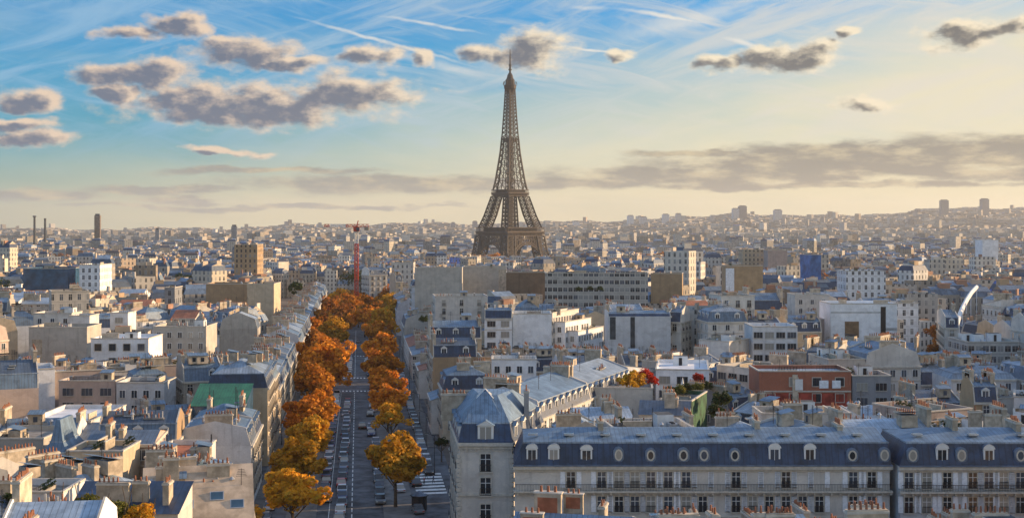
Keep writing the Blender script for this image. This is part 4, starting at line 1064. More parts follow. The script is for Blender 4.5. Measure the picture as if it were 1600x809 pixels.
CAPS.append((862, 922, 552, 405.))
hr = hero('large blank pale grey wall with a curved slate attic at its right', 950, 1048, 494, 24, 15, 566, wall='pale grey', faces=(1,), roof='zinc', style='mansard', chim=3, mh=.8, rh=.5, dorm=False, clutter=4)
panel(hr, 953, 962, 495, 530, 'bitumen', 'flue_stain', .04); panel(hr, 985, 992, 495, 545, 'bitumen', 'flue_stain', .04)
hero('narrow sunlit front with arched attic windows beside the blank wall', 1048, 1084, 503, 22, 11, 566, deg=-24, wall='cream', faces=(0, 1), style='mansard', dkind='arch', chim=1)
hero('white low annex with roof lights before the blank white wall', 768, 838, 566, 18, 9, 585, wall='white', roof='gravel', win='plain', pitch=2, clutter=5, **FL)
CAPS.append((765, 985, 650, 244.))
for (mx, my, ln, lb, rf) in ((3.9, 258.5, 30, 'zinc roofed house with a dark dormered side just behind the corner building', 'zinc'), (15.3, 287.2, 31, 'second zinc roofed house, further along the dormered side street front', 'pale zinc')):
    building(lb, mx, my, ln, 16, 15, radians(68), wall='pale grey', faces=(0, 3), roof=rf, steep='slate', rh=2.4, chim=3, clutter=6, win='french', floors=3)
hero('pale modern house with a wide flat roof over dark glass', 1026, 1128, 583, 17, 22, 615, deg=-8, wall='white', faces=(0, 1), win='wide', pitch=3.2, roof='white roofing', clutter=2, **FL)
hero('cream terrace building topped by autumn bushes and hedges', 928, 1030, 612, 16, 16, 645, deg=-5, wall='cream', faces=(), roof='gravel', clutter=1, **FL)
hero('green planted terrace building right of the autumn bushes', 1034, 1122, 632, 15, 16, 668, deg=-20, wall='hedge wall', faces=(), real=False, roof='paving', clutter=1, **FL)
hr = hero('rust red building with white window boxes and a red ground band', 1186, 1330, 585, 18.5, 12, 642, wall='brick red', faces=(0,), win='square', pitch=4.6, floor=3.6, roof='pale zinc', clutter=5, **FL)
panel(hr, 1190, 1236, 614, 640, 'red paint', 'red_bay'); panel(hr, 1248, 1275, 614, 640, 'red paint', 'red_bay'); panel(hr, 1282, 1324, 614, 640, 'red paint', 'red_bay'); panel(hr, 1238, 1246, 585, 640, 'chimney wall', 'pilaster', .3); panel(hr, 1186, 1330, 610, 612, 'trim', 'ledge', .25); panel(hr, 1242, 1254, 592, 609, 'white paint', 'panel', .34); panel(hr, 1280, 1294, 594, 606, 'shutter', 'panel', .3); panel(hr, 1300, 1313, 594, 606, 'shutter', 'panel', .3)
hero('pale grey modern office with dark strip windows behind the red building', 1176, 1246, 514, 22, 13, 575, wall='pale grey', faces=(0,), win='wide', pitch=2.7, roof='white roofing', clutter=3, **FL)
hr = hero('large white blank box with one brown window and a dark slot', 1298, 1402, 478, 26, 15, 545, wall='white', faces=(), roof='white roofing', clutter=3, **FL)
panel(hr, 1320, 1342, 502, 527, 'wood deck'); panel(hr, 1376, 1384, 479, 528, 'iron', 'dark_slot'); panel(hr, 1384, 1402, 512, 516, 'duct', 'ledge'); panel(hr, 1298, 1376, 487, 489, 'duct', 'ledge')
hero('cream house sunlit on top left of the large white box', 1242, 1296, 464, 26, 13, 500, wall='cream', faces=(0,), win='plain', roof='pale zinc', clutter=3, **FL)
hr = hero('broad orange brown gable wall with a white edge on the right', 1134, 1192, 418, 34, 11, 464, deg=0, wall='tan', faces=(), real=False, roof='gravel', **FL)
panel(hr, 1134, 1147, 419, 464, 'shutter', 'wall_strip', .3)
hero('block with blue glass front among the distant right roofs', 1258, 1284, 400, 34, 14, 430, deg=14, wall='sky blue', real=False, faces=(), roof='bitumen', **FL)
hero('salmon pink block left of the blue glass front', 1200, 1230, 393, 34, 16, 412, wall='pinkish', real=False, faces=(), roof='gravel', **FL)
hero('sunlit cream tower block left of the salmon pink block', 1160, 1196, 392, 34, 16, 418, wall='winwall buff', real=False, roof='gravel', **FL)
hero('long white building with a stepped roof among far right roofs', 1322, 1384, 426, 31, 16, 446, wall='winwall white', real=False, roof='pale zinc', **FL)
hero('small white cube on the far right horizon of roofs', 1535, 1560, 376, 37, 20, 392, wall='white', real=False, faces=(), roof='white roofing', **FL)
hero('dark fronted house with a navy awning right of the red building', 1332, 1392, 592, 17.5, 10, 640, wall='grey', faces=(0,), win='wide', roof='bitumen', clutter=4, **FL)
hero('house with rounded pale blue zinc roofs near the right edge', 1486, 1588, 592, 16.5, 13, 622, wall='pale grey', faces=(0,), win='plain', roof='pale zinc', steep='pale zinc', style='hip', mh=1.2, rh=1.8, chim=2, dorm=False)
hero('flat roofed hall with a dark colonnade at the right', 1512, 1592, 538, 18, 16, 568, wall='band wall', real=False, roof='pale zinc', clutter=6, **FL)
hero('curved pale street front right of the rust red trees', 1490, 1524, 512, 21, 30, 570, deg=-14, wall='cream', faces=(0, 3), roof='zinc', chim=2)
hero('ochre house with tall chimneys at the right edge', 1522, 1560, 628, 17, 8, 665, wall='tan', faces=(0,), roof='zinc', chim=4)
hero('cream lower building with skylights directly behind the long row', 1190, 1330, 652, 16.2, 9, 670, wall='cream', faces=(), roof='gravel', clutter=7, **FL)
hero('small gabled roof with chimneys behind the long foreground row', 1000, 1090, 648, 16.5, 9, 668, deg=-10, wall='cream', faces=(), roof='dark zinc', style='gable', rh=2, chim=3, dorm=False)
hero('white roofed house left of the small gabled roof', 890, 990, 655, 16.5, 9, 669, deg=8, wall='cream', faces=(), roof='pale zinc', style='gable', rh=1.6, chim=4, dorm=False)
# nearest rooftops along the bottom edge
nz = building('nearest zinc roof with brick faced chimneys before the long building', 7.5, 150, 14, 9, 15.4, radians(-12), wall='cream', roof='zinc', steep='zinc', style='gable', rh=2.2, chim=1, dorm=False, faces=(), clutter=5)
def brick_stack():
    b = MB(); b.box(-1.5, 1.5, -.5, .5, -2, 2.6, 'chimney wall'); b.box(-1.6, 1.6, -.6, .6, 2.6, 2.75, 'trim'); b.box(-1.1, 1.1, -.56, -.5, .5, 2.2, 'terracotta')
    return b.mesh('chimney_stack')
POTS['none'] = None
for u_, v_, z_, s_ in ((-3.4, 1.0, 16.9, 1.1), (-.6, 2.8, 17.3, .8), (-4.6, -3, 15.8, .9)):
    o = part('chimney_stack', cached('bs', brick_stack), nz, (u_, v_, z_ + .3)); o.scale = (s_, s_, s_)
    for k in range(3):
        q = MB(); q.cyl(0, 0, 2.7, 3.4, .18, .13, 'pots', 8); p_ = link('chimney_pot', cached('onepot', lambda: q.mesh('chimney_pot')), o, (-.8 + k * .8, 0, 0))
CAPS.append((770, 960, 800, 148.))
building('flat rooftop with rows of pipes along the bottom edge', 20.5, 142, 13, 8, 16.6, radians(-3), wall='cream', roof='gravel', faces=(), clutter=8, style='flat', chim=3, dorm=False)
building('low grey roof with parapet before the slate row', 33, 140, 11, 7, 16.6, radians(4), wall='pale grey', roof='pale zinc', faces=(), clutter=4, style='gable', rh=1.4, chim=2, dorm=False)
building('small pale gabled roof at the bottom edge near the right', 40.5, 140, 5, 6, 18.0, 0, wall='white', roof='pale zinc', faces=(), clutter=0, style='gable', rh=1.2, chim=1, dorm=False)
building('near beige roof crowded with chimneys at the bottom right', 53.5, 146, 18, 9, 15.8, radians(3), wall='buff', roof='gravel', faces=(), clutter=8, style='flat', chim=5, dorm=False)

# things on and against the named buildings
def shrub(x, y, z, r, mt, label, k=0, Yo=None, base=None):
    X, Y = at(x, y, z)
    t = thing('shrub', label, 'shrub', (X, Y, z - r), U(0, 6)); c = part('foliage', crown(mt, k, 1600, .5), t, (0, 0, r)); c.scale = (r / 3.7,) * 2 + (r / 3.9,)
shrub(985, 597, 17.4, 2.5, 'leaf yellow', 'bright yellow bush on the roof terrace'); shrub(1008, 588, 17.6, 1.6, 'leaf red', 'scarlet bush right of the yellow bush on the terrace', 1); shrub(1021, 596, 17.2, 1.1, 'leaf red', 'smaller scarlet bush at the terrace edge', 2)
shrub(1090, 590, 17.6, 1.1, 'leaf red', 'red bush in front of the pale modern house', 3)
for i, x in enumerate((1048, 1062, 1076, 1090, 1103)): shrub(x, 612 - i * 2, 16.0, 1.2, 'leaf olive' if i % 2 else 'leaf green', 'low %s shrub, %s from the left along the planted green terrace' % ('olive' if i % 2 else 'green', ORD[i]), i % 4)
shrub(1128, 628, 14.8, 2.0, 'leaf green', 'dark green bush left of the rust red building', 1); shrub(1120, 645, 13.6, 1.6, 'leaf green', 'dark green bush below another beside the green wall', 2)
shrub(662, 500, 22, 1.3, 'leaf green', 'small green bush on the rounded building terrace', 1)
for i, x in enumerate((905, 922, 938)): shrub(x, 452, 30, 1.0, 'leaf green', 'green shrub, %s from the left on the long balcony block' % ORD[i], i)
X, Y = at(1065, 600, 16.4); u_ = thing('parasol', 'closed white parasol standing on the planted roof terrace', 'parasol', (X, Y - 1.5, 15.2)); b = MB(); b.cyl(0, 0, 0, 1.2, .05, .05, 'white paint', 6); b.cyl(0, 0, 1.0, 2.9, .42, .06, 'umbrella cloth', 8); part('cloth', b.mesh('cloth'), u_)
X, Y = at(1060, 545, 18)
def slab(label, x, y, z, w, h, t, mat, deg=0, name='wall_panel', cat='panel', Y=None):
    X_, Y_ = at(x, y, z) if Y is None else ((x - 800) * Y / F, Y)
    b = MB(); b.box(-w / 2, w / 2, -t / 2, t / 2, -h / 2, h / 2, mat); o = link(name, b.mesh(name), None, (X_, Y_, z), radians(deg)); return tag(o, label, cat)

rib = MB(); pr = None                 # white curved canopy over the side street at the right
for x, y, z in ((1494, 508, 19.5), (1499, 494, 20.5), (1504, 481, 21.5), (1510, 469, 22.6), (1517, 458, 23.6), (1526, 448, 24.6)):
    X, Y = at(x, y, z); p = (X - 150, Y - 420, z)
    if pr: rib.beam(pr, p, 1.7, 'white paint', 6)
    rib.beam(p, (p[0], p[1], 0), .3, 'white paint'); pr = p
o = link('canopy', rib.mesh('canopy'), None, (150, 420, 0)); tag(o, 'slim white curved canopy rising above the street with rust red trees', 'canopy')
# ---------------------------------------------------------------- street walls of the avenue and the city blocks behind
def corners(X, Y, w, d, r, k=.94):
    c, s_ = cos(r), sin(r); return [(X + (x * c - y * s_) * k, Y + (x * s_ + y * c) * k) for x, y in rect(w, d)]
def hit(A, B):
    for P in (A, B):
        for i in range(4):
            nx, ny = P[i][1] - P[(i + 1) % 4][1], P[(i + 1) % 4][0] - P[i][0]
            a = [p[0] * nx + p[1] * ny for p in A]; b_ = [p[0] * nx + p[1] * ny for p in B]
            if max(a) < min(b_) or max(b_) < min(a): return False
    return True
FP = [(corners(x, y, w, d, r), sqrt(w * w + d * d) / 2, x, y) for x, y, w, d, r, h in BL]
def free(X, Y, w, d, r):
    A = corners(X, Y, w, d, r); q = sqrt(w * w + d * d) / 2
    for B, rad_, x, y in FP:
        if (x - X) ** 2 + (y - Y) ** 2 < (q + rad_) ** 2 and hit(A, B): return False
    return True
def cap(X, Y, w, d, r, extra=1.0):
    """greatest height that leaves the named buildings behind in view"""
    cs = corners(X, Y, w, d, r, 1.0); ys = [c[1] for c in cs]
    if min(ys) < 30: return 30
    xs = [pxof(*c) for c in cs]; x0, x1 = min(xs), max(xs); h = 99
    for a, b_, yb, Yh in CAPS:
        if Yh > Y and x1 > a + 1 and x0 < b_ - 1: h = min(h, CH - (yb - YH) * Y / F)
    return h
def sunlane(X, Y): return X > -30 and abs(Y - (412 + .2 * (X + 50))) < 13 and X < 60
def corridor(X, Y, m=0):
    a = X - AV * Y
    if Y < 930 and -21.5 - m < a < 20.5 + m: return True
    if 216 < Y < 289 and -20 < X < 24: return True
    if -330 < X < -40 and abs(Y - (412 + .14 * (X + 40))) < 8 + m * .3: return True
    return sunlane(X, Y)
street = []
def fillb(X, Y, w, d, h, r, tagd, **k):
    FP.append((corners(X, Y, w, d, r), sqrt(w * w + d * d) / 2, X, Y)); street.append((X, Y, w, d, h, r, tagd, k))
rs = random.Random(11)
for side in (-1, 1):                      # the two long fronts facing the avenue
    t = 150 if side < 0 else 296
    while t < 780:
        w = rs.uniform(12, 19)
        if t < CS[0] < t + w: w = CS[0] - t if CS[0] - t > 7 else w
        if CS[0] - 7 <= t < CS[1]: t = CS[1]; continue
        d = 13; yc = t + w / 2; a = (-19.7 - d / 2) if side < 0 else (18.3 + d / 2)
        X, Y = av(a, yc); r = (pi / 2 if side < 0 else -pi / 2) + AR
        h = (rs.uniform(15, 17) if yc < 330 else rs.uniform(17, 20) if yc < 400 else rs.uniform(22, 26)) if side < 0 else rs.uniform(18, 22.5)
        hc = cap(X, Y, w, d, r)
        if free(X, Y, w * .9, d * .9, r) and not (side > 0 and Y < 300): fillb(X, Y, w, d, min(h, max(hc, 12)) - (0 if Y > 500 else 3.5 if side > 0 else 0), r, ('street', side), fr=1, capped=max(hc, 15))
        t += w + .02
ANG = [-38, -22, 7, 7, 7, 24, 40, 97]
for j in range(0, 12):
    for i in range(-9, 10):
        bx, by = i * 66 + (33 if j % 2 else 0) + rs.uniform(-6, 6), 118 + j * 56 + rs.uniform(-5, 5)
        ang = radians(rs.choice(ANG) if abs(bx - AV * by) > 60 else 7)
        nc, nr = 4, 4
        for rr_ in range(nr):
            u = -34
            while u < 34:
                w = rs.uniform(7.5, 14.5); 
                v_ = (rr_ - 1.5) * 15.0 + rs.uniform(-.8, .8); d = rs.uniform(10, 14)
                uc = u + w / 2; X = bx + cos(ang) * uc - sin(ang) * v_; Y = by + sin(ang) * uc + cos(ang) * v_; u += w + (.03 if rs.random() < .75 else rs.uniform(2, 5))
                if Y < 112 or Y > 480: continue
                if abs(X) > .42 * Y + 28 or X > .42 * Y + 20: continue
                if corridor(X, Y, 9) : continue
                inner = rr_ in (1, 2)
                h = rs.uniform(12, 19) if inner and rs.random() < .55 else rs.uniform(17, 25)
                if rs.random() < .07: h += rs.uniform(3, 6)
                if Y < 190: h = min(h, 19.5)
                hc = cap(X, Y, w, d, ang)
                if hc < 9 and Y < 700: 
                    if hc < 5: continue
                    hc = max(hc, 6)
                h = min(h, hc)
                rot = ang + (0 if rr_ < 3 else pi) + (pi / 2 * rs.choice((1, -1)) if rs.random() < .22 else 0)
                if abs(sin(rot - ang)) > .5: w_, d_ = d, w
                else: w_, d_ = w, d
                if not free(X, Y, w_, d_, rot): continue
                fillb(X, Y, w_, d_, h, rot, ('block', -1 if X < AV * Y else 1), capped=hc)
print('fill buildings', len(street))
street.sort(key=lambda s: s[1])
rows = {}
for s in street:
    key = (s[6], int(s[1] // 22)); rows.setdefault(key, []).append(s)
WN = ['cream', 'cream', 'pale grey', 'white', 'beige', 'beige', 'buff', 'grey', 'pinkish', 'cream', 'pale grey', 'tan']
cnt = 0
for (tagd, ry), lst in sorted(rows.items(), key=lambda q: q[0][1]):
    lst.sort(key=lambda s: abs(s[0] - AV * s[1]))
    for n_, (X, Y, w, d, h, r, _, k) in enumerate(lst):
        q = rs.random(); wn = rs.choice(WN); fr = k.get('fr')
        if fr: wn = rs.choice(('cream', 'beige', 'buff', 'pale grey')) ; q = q * .5
        real = Y < 430
        side = 'left' if tagd[1] < 0 else 'right'
        if q < .42 and h > 11: st, rf, sp, nm = 'mansard', rs.choice(('zinc', 'zinc', 'pale zinc', 'dark zinc')), rs.choice(('slate', 'dark zinc', 'slate', 'zinc')), 'apartment_building'
        elif q < .54 and h > 11: st, rf, sp, nm = 'hip', rs.choice(('zinc', 'pale zinc')), rs.choice(('slate', 'zinc')), 'apartment_building'
        elif q < .64: st, rf, sp, nm = 'gable', rs.choice(('zinc', 'zinc', 'pale zinc', 'tile', 'dark zinc')), 'slate', 'house'
        elif q < .72: st, rf, sp, nm = 'mono', rs.choice(('zinc', 'pale zinc', 'dark zinc')), 'slate', 'house'
        else: st, rf, sp, nm = 'flat', rs.choice(('gravel', 'gravel', 'white roofing', 'bitumen', 'bitumen', 'pale zinc', 'dark zinc')), 'slate', 'block_of_flats'
        mh = 3.0
        if st in ('mansard', 'hip'): h = min(h, k.get('capped', 99) - 3.2) if k.get('capped', 99) < h + 3.2 else h - .0
        elif st in ('gable', 'mono'): h = min(h, k.get('capped', 99) - 1.6)
        if h < 4.5: continue
        roofword = {'zinc': 'grey zinc', 'pale zinc': 'pale zinc', 'dark zinc': 'dark zinc', 'tile': 'red tile', 'gravel': 'gravel', 'white roofing': 'white', 'bitumen': 'black'}[rf]
        stw = {'mansard': 'mansard', 'hip': 'hipped', 'gable': 'gabled', 'mono': 'sloping', 'flat': 'flat'}[st]
        if fr: lb = '%s house with %s %s roof, %s along the %s front of the avenue' % (wn, roofword, stw, ORD[min(70, sum(1 for s2 in street if s2[6] == tagd and s2[1] < Y))], side)
        else: lb = '%s house, %s %s roof, %s %s of the avenue in %s rooftop row' % (wn, roofword, stw, ORD[n_], side, ORD[ry - 5])
        faces = (0, 1, 3)
        if fr: faces = (0,) + (((3 if side == 'left' else 1),) if rs.random() < .6 else ())
        if fr and len(faces) > 1 and st == 'mansard' and rs.random() < .6: st = 'hip'
        elif rs.random() < .2: faces = (0,)
        wk = rs.choice(('french', 'plain', 'plain', 'wide' if st == 'flat' else 'plain'))
        if fr: wk = 'french'
        # only faces turned to the viewer get modelled windows
        fs = []
        for f_ in faces:
            a_ = r + (0, pi / 2, pi, -pi / 2)[f_]; nx, ny = sin(a_), -cos(a_)
            if nx * (-X) + ny * (-Y) > 0 or f_ == 0: fs.append(f_)
        nfl = 4 if Y < 300 else 3
        if fr: nfl = 6 if Y < 430 else 3
        dk = 'box' if rs.random() < .7 else 'arch'
        building(lb, X, Y, w, d, h, r, wall=wn, style=st, roof=rf, steep=sp, faces=tuple(fs), real=real, win=wk, pitch=rs.uniform(2.3, 3.2), floors=nfl, chim=0 if st == 'flat' and rs.random() < .4 else rs.choice((1, 2, 2, 3)) if Y < 560 else rs.choice((0, 1, 2)),
                 dorm=Y < 440, dkind=dk, clutter=rs.choice((2, 4)) if Y < 175 else rs.choice((5, 8, 10, 13)) if Y < 420 else rs.choice((1, 3, 5)), name=nm, cat='building' if nm != 'house' else 'house', rh=rs.uniform(1.2, 2.4), mh=mh,
                 group='buildings along the avenue' if fr else 'city buildings %s of the avenue' % side, seed=cnt)
        cnt += 1
print('built', cnt)
FP = [(corners(x, y, w, d, r), sqrt(w * w + d * d) / 2, x, y) for x, y, w, d, r, h in BL]
grid = {}
for x, y, w, d, r, h in BL:
    for gx in range(int((x - 24) // 24), int((x + 24) // 24) + 1):
        for gy in range(int((y - 24) // 24), int((y + 24) // 24) + 1): grid.setdefault((gx, gy), []).append((x, y, max(w, d) / 2))

# ---------------------------------------------------------------- the rest of the city, one mass of thousands of roofs
def city_mass():
    V = []; Fc = []; mi = []; tint = []; uv = []
    rr = random.Random(23)
    def face(P, m, t, U_):
        i = len(V); V.extend(P); Fc.append(tuple(range(i, i + len(P)))); mi.append(m); tint.extend([t] * len(P)); uv.extend(U_)
    def wall(a, b_, z0, z1, m, t):
        L = sqrt((b_[0] - a[0]) ** 2 + (b_[1] - a[1]) ** 2)
        face([(*a, z0), (*b_, z0), (*b_, z1), (*a, z1)], m, t, [(0, z0), (L, z0), (L, z1), (0, z1)])
    WT = [(1, 1, 1), (.95, .9, .82), (1.15, 1.12, 1.05), (.8, .74, .66), (1.3, 1.3, 1.3), (.7, .7, .72), (.95, .78, .62), (.55, .5, .46), (1.05, .98, .85), (1.45, 1.42, 1.35)]
    RT = [(1, 1, 1), (.85, .88, .92), (1.3, 1.32, 1.35), (.6, .64, .72), (1.1, 1.08, 1.0), (.8, .72, .62), (1.6, 1.6, 1.6), (.75, .42, .3), (.45, .5, .58)]
    caps = [c for c in CAPS]
    Y = 400.; nb = 0
    while Y < 9200:
        s_ = 13.5 + max(0, Y - 1000) * .0042
        half = .43 * Y + 40
        X = -half
        while X < half:
            w = s_ * rr.uniform(.6, 1.15); d = s_ * rr.uniform(.55, .85); Xc = X + w / 2; Yc = Y + rr.uniform(-.3, .3) * s_; X += w + (s_ * rr.uniform(.3, .9) if rr.random() < .16 else .02)
            if Yc < 740 and any((q[0] - Xc) ** 2 + (q[1] - Yc) ** 2 < (q[2] + max(w, d) * .5) ** 2 for q in grid.get((int(Xc // 24), int(Yc // 24)), ())): continue
            if any((q[0] - Xc) ** 2 + (q[1] - Yc) ** 2 < (q[2] + max(w, d) * .45) ** 2 for q in grid.get((int(Xc // 24), int(Yc // 24)), ())): continue
            if corridor(Xc, Yc, 5): continue
            pxx = pxof(Xc, Yc)
            if 1700 < Yc < 2150 and 715 < pxx < 880: continue
            zg = ground(Xc, Yc)
            blk = (int(Xc // 90), int(Yc // 80)); h_ = (blk[0] * 5 + blk[1] * 3) % 7
            ang = (-.6, -.35, .12, .12, .4, .12, .7)[h_] + rr.uniform(-.05, .05)
            if Yc > 1500: ang = (-.6, -.35, .12, .12, .4, .12, .7)[int(abs(Xc // 160 * 7 + Yc // 240 * 3)) % 7] + rr.uniform(-.04, .04)
            h = zg + rr.uniform(13, 25) + (rr.uniform(4, 12) if rr.random() < .05 else 0)
            tall = rr.random() < (.010 if Yc > 1800 else .002)
            if Yc > 2600 and rr.random() < .04: h += rr.uniform(4, 16)
            if tall: h = zg + rr.uniform(30, 46); w = min(w, 20)
            x0, x1 = pxof(Xc - w * .7, Yc), pxof(Xc + w * .7, Yc)
            for a, b_, yb, Yh in caps:
                if Yh > Yc and x1 > a and x0 < b_: h = min(h, CH - (yb - YH) * Yc / F)
            if Yc > 5200 and rr.random() < (.45 if Yc < 6500 else .66): continue
            if Yc > 5200: h = min(h, zg + rr.uniform(8, 17)) if not tall else h
            if h < zg + 4: continue
            c, sn = cos(ang), sin(ang); P = [(Xc + x * c - y * sn, Yc + x * sn + y * c) for x, y in rect(w, d)]
            wt = rr.choice(WT); rt = rr.choice(RT); j = rr.uniform(.7, 1.2) * (1 + .22 * sin(Xc * .011 + sin(Yc * .004) * 2) * sin(Yc * .0085 + 1)); wt = tuple(k * j for k in wt)
            if rr.random() < .004: wt = (.25, .5, 1.6)
            man = Yc < 3200 and rr.random() < .6
            hw = h - (2.6 if man else 0)
            pm = 0 if rr.random() < .88 else 2
            for k in range(4):
                a, b_ = P[k], P[(k + 1) % 4]
                ex, ey = (a[0] + b_[0]) / 2 - Xc, (a[1] + b_[1]) / 2 - Yc
                if ey > 0 and Yc > 2500: continue
                wall(a, b_, zg - 1, hw + (0 if man else .7), (0 if k % 2 == 0 else pm), wt)
            if man:
                Q = [(Xc + x * c - y * sn, Yc + x * sn + y * c) for x, y in rect(w, d, 1.1)]
                st_ = rr.choice(((.3, .36, .48), (.5, .54, .6), rt)); 
                for k in range(4):
                    a, b_, q0, q1 = P[k], P[(k + 1) % 4], Q[k], Q[(k + 1) % 4]
                    face([(*a, hw), (*b_, hw), (*q1, h), (*q0, h)], 1, st_, [(0, 0), (w, 0), (w, 3), (0, 3)])
                mm = ((Q[0][0] + Q[3][0]) / 2, (Q[0][1] + Q[3][1]) / 2), ((Q[1][0] + Q[2][0]) / 2, (Q[1][1] + Q[2][1]) / 2)
                e = h + rr.uniform(.8, 2)
                face([(*Q[0], h), (*Q[1], h), (*mm[1], e), (*mm[0], e)], 1, rt, [(0, 0), (w, 0), (w, d / 2), (0, d / 2)])
                face([(*Q[2], h), (*Q[3], h), (*mm[0], e), (*mm[1], e)], 1, rt, [(0, 0), (w, 0), (w, d / 2), (0, d / 2)])
                face([(*Q[1], h), (*Q[2], h), (*mm[1], e)], 2, wt, [(0, 0), (d, 0), (d / 2, 2)]); face([(*Q[3], h), (*Q[0], h), (*mm[0], e)], 2, wt, [(0, 0), (d, 0), (d / 2, 2)])
            else: face([(*p, h) for p in P], 1, rt, [(0, 0), (w, 0), (w, d), (0, d)])
            if Yc < 4200:                 # chimney walls and rooftop boxes
                for _ in range(rr.choice((0, 1, 1, 2, 3)) if Yc < 2200 else rr.choice((0, 0, 1))):
                    u, v_ = rr.uniform(-.42, .42) * w, rr.uniform(-.3, .4) * d
                    l1, l2, hh = rr.choice(((.4, 1.8, 2.4), (2, .4, 2.4), (.35, 1.2, 3), (1.6, 1.3, 2), (2.4, 1.6, 2.4)))
                    K = [(Xc + (u + x) * c - (v_ + y) * sn, Yc + (u + x) * sn + (v_ + y) * c) for x, y in ((-l1, -l2), (l1, -l2), (l1, l2), (-l1, l2))]
                    ct = rr.choice(((1, .8, .6), (1.2, 1.1, 1), (.8, .5, .4), (1.4, 1.4, 1.4)))
                    for k in range(4): wall(K[k], K[(k + 1) % 4], h - 1, h + hh, 2, ct)
                    face([(*p, h + hh) for p in K], 2, (.7, .35, .2), [(0, 0)] * 4)
            nb += 1
        Y += s_ * .92
    print('mass', nb, len(Fc))
    me = bpy.data.meshes.new('distant_city'); me.from_pydata(V, [], Fc)
    for m_ in ('mass wall', 'mass roof', 'mass plain'): me.materials.append(M[m_])
    me.polygons.foreach_set('material_index', mi)
    u_ = me.uv_layers.new(name='UVMap'); u_.data.foreach_set('uv', np.array(uv).ravel())
    at_ = me.color_attributes.new('tint', 'FLOAT_COLOR', 'CORNER'); at_.data.foreach_set('color', np.array([(*t, 1) for t in tint]).ravel())
    me.update(); o = link('distant_city', me); o['kind'] = 'stuff'; o['label'] = 'dense mass of pale roofs and walls reaching to the horizon'; o['category'] = 'city'
wallmat('mass plain', (.48, .43, .36), 0, tint=True, bands=0)
city_mass()

# far trees
def far_trees():
    rr = np.random.RandomState(5); extra = []
    for _ in range(230):
        Y = 620 * (9 ** rr.rand()); X = rr.uniform(-.43, .43) * Y
        if corridor(X, Y, 8) or (1600 < Y < 1930 and abs(X) < 90): continue
        extra.append((-1, X, Y, rr.uniform(5, 9), 2 + int(rr.rand() * 3), int(rr.choice([1, 2, 2, 2]))))
    V = []; Fc = []; mi = []
    for (x, y, z, r, n, m_) in [(752, 404, 6, 7, 6, 0), (765, 402, 8, 8, 5, 0), (740, 403, 5, 6, 5, 0), (780, 405, 5, 6, 4, 0), (845, 405, 6, 6, 4, 1), (670, 398, 8, 7, 6, 0), (650, 396, 8, 6, 5, 1), (620, 399, 8, 6, 5, 0), (1035, 399, 10, 6, 5, 0), (1050, 398, 10, 6, 5, 0), (1066, 400, 10, 5, 4, 0),
                                (1560, 404, 8, 8, 6, 1), (1540, 401, 8, 7, 6, 1), (1585, 404, 8, 8, 6, 1), (1450, 425, 10, 6, 5, 2), (1425, 423, 10, 6, 5, 2), (1475, 423, 10, 6, 5, 2), (90, 402, 8, 6, 6, 1), (300, 399, 8, 6, 5, 2), (470, 400, 8, 6, 5, 0), (950, 395, 8, 6, 5, 0), (1250, 404, 8, 6, 5, 2)] + extra:
        X, Y = at(x, y, z) if x > 0 else (y, z)
        if x < 0: z = ground(X, Y) + rr.uniform(14, 19)
        for k in range(n):
            cx, cy, cz = X + rr.uniform(-14, 14), Y + rr.uniform(-10, 10), z + rr.uniform(-2, 3)
            for _ in range(160):
                v = rr.normal(size=3); v /= np.linalg.norm(v); p = np.array((cx, cy, cz)) + v * r * .75 * rr.uniform(.6, 1.05) * np.array((1, 1, .8))
                a = rr.normal(size=3); a /= np.linalg.norm(a); b_ = np.cross(a, v); s_ = rr.uniform(.5, 1.2); i = len(V)
                V += [tuple(p + a * s_), tuple(p + b_ * s_), tuple(p - a * s_), tuple(p - b_ * s_)]; Fc.append((i, i + 1, i + 2, i + 3)); mi.append(m_)
    me = bpy.data.meshes.new('distant_trees'); me.from_pydata(V, [], Fc)
    for m_ in ('leaf orange', 'leaf rust', 'leaf green'): me.materials.append(M[m_])
    me.polygons.foreach_set('material_index', mi); o = link('distant_trees', me); o['kind'] = 'stuff'; o['label'] = 'far clumps of orange and green trees between roofs'; o['category'] = 'trees'
far_trees()

# landmarks on the skyline
def skyline(label, x, ytop, Y, w, d, wall, name='tower_block', cat='tower block', steps=()):
    z1 = CH + (YH - ytop) * Y / F; X = (x - 800) * Y / F; z0 = ground(X, Y) - 1
    t = thing(name, label, cat, (X, Y, z0), radians(8)); b = MB()
    b.box(-w / 2, w / 2, -d / 2, d / 2, 0, z1 - z0 - 4, 'winwall ' + wall, None, False); part('wall', b.mesh('wall'), t)
    c = MB(); c.box(-w * .36, w * .36, -d * .36, d * .36, z1 - z0 - 4, z1 - z0, 'bitumen'); part('top', c.mesh('top'), t)
skyline('tall dark slab tower rising alone on the far left skyline', 152.5, 334, 3000, 13, 13, 'brown')
skyline('short dark tower with wider top on the skyline above the tan slab', 366, 351, 3200, 14, 14, 'grey')
skyline('slim grey tower on the skyline between the two dark towers', 246, 356, 3000, 9, 9, 'grey')
for x, yt, lb in ((54, 337, 'taller dark factory chimney with flared top on the left skyline'), (70.5, 341, 'thinner factory chimney right of the flared chimney')):
    Y = 2600.; X = (x - 800) * Y / F; z1 = CH + (YH - yt) * Y / F; z0 = ground(X, Y); b = MB()
    b.cyl(0, 0, 0, z1 - z0 - 3, 3.0, 2.2, 'bitumen', 10); b.cyl(0, 0, z1 - z0 - 3, z1 - z0, 3.6 if x == 54 else 2.4, 3.8 if x == 54 else 2.4, 'bitumen', 10)
    o = link('chimney_stack', b.mesh('chimney_stack'), None, (X, Y, z0)); tag(o, lb, 'chimney')
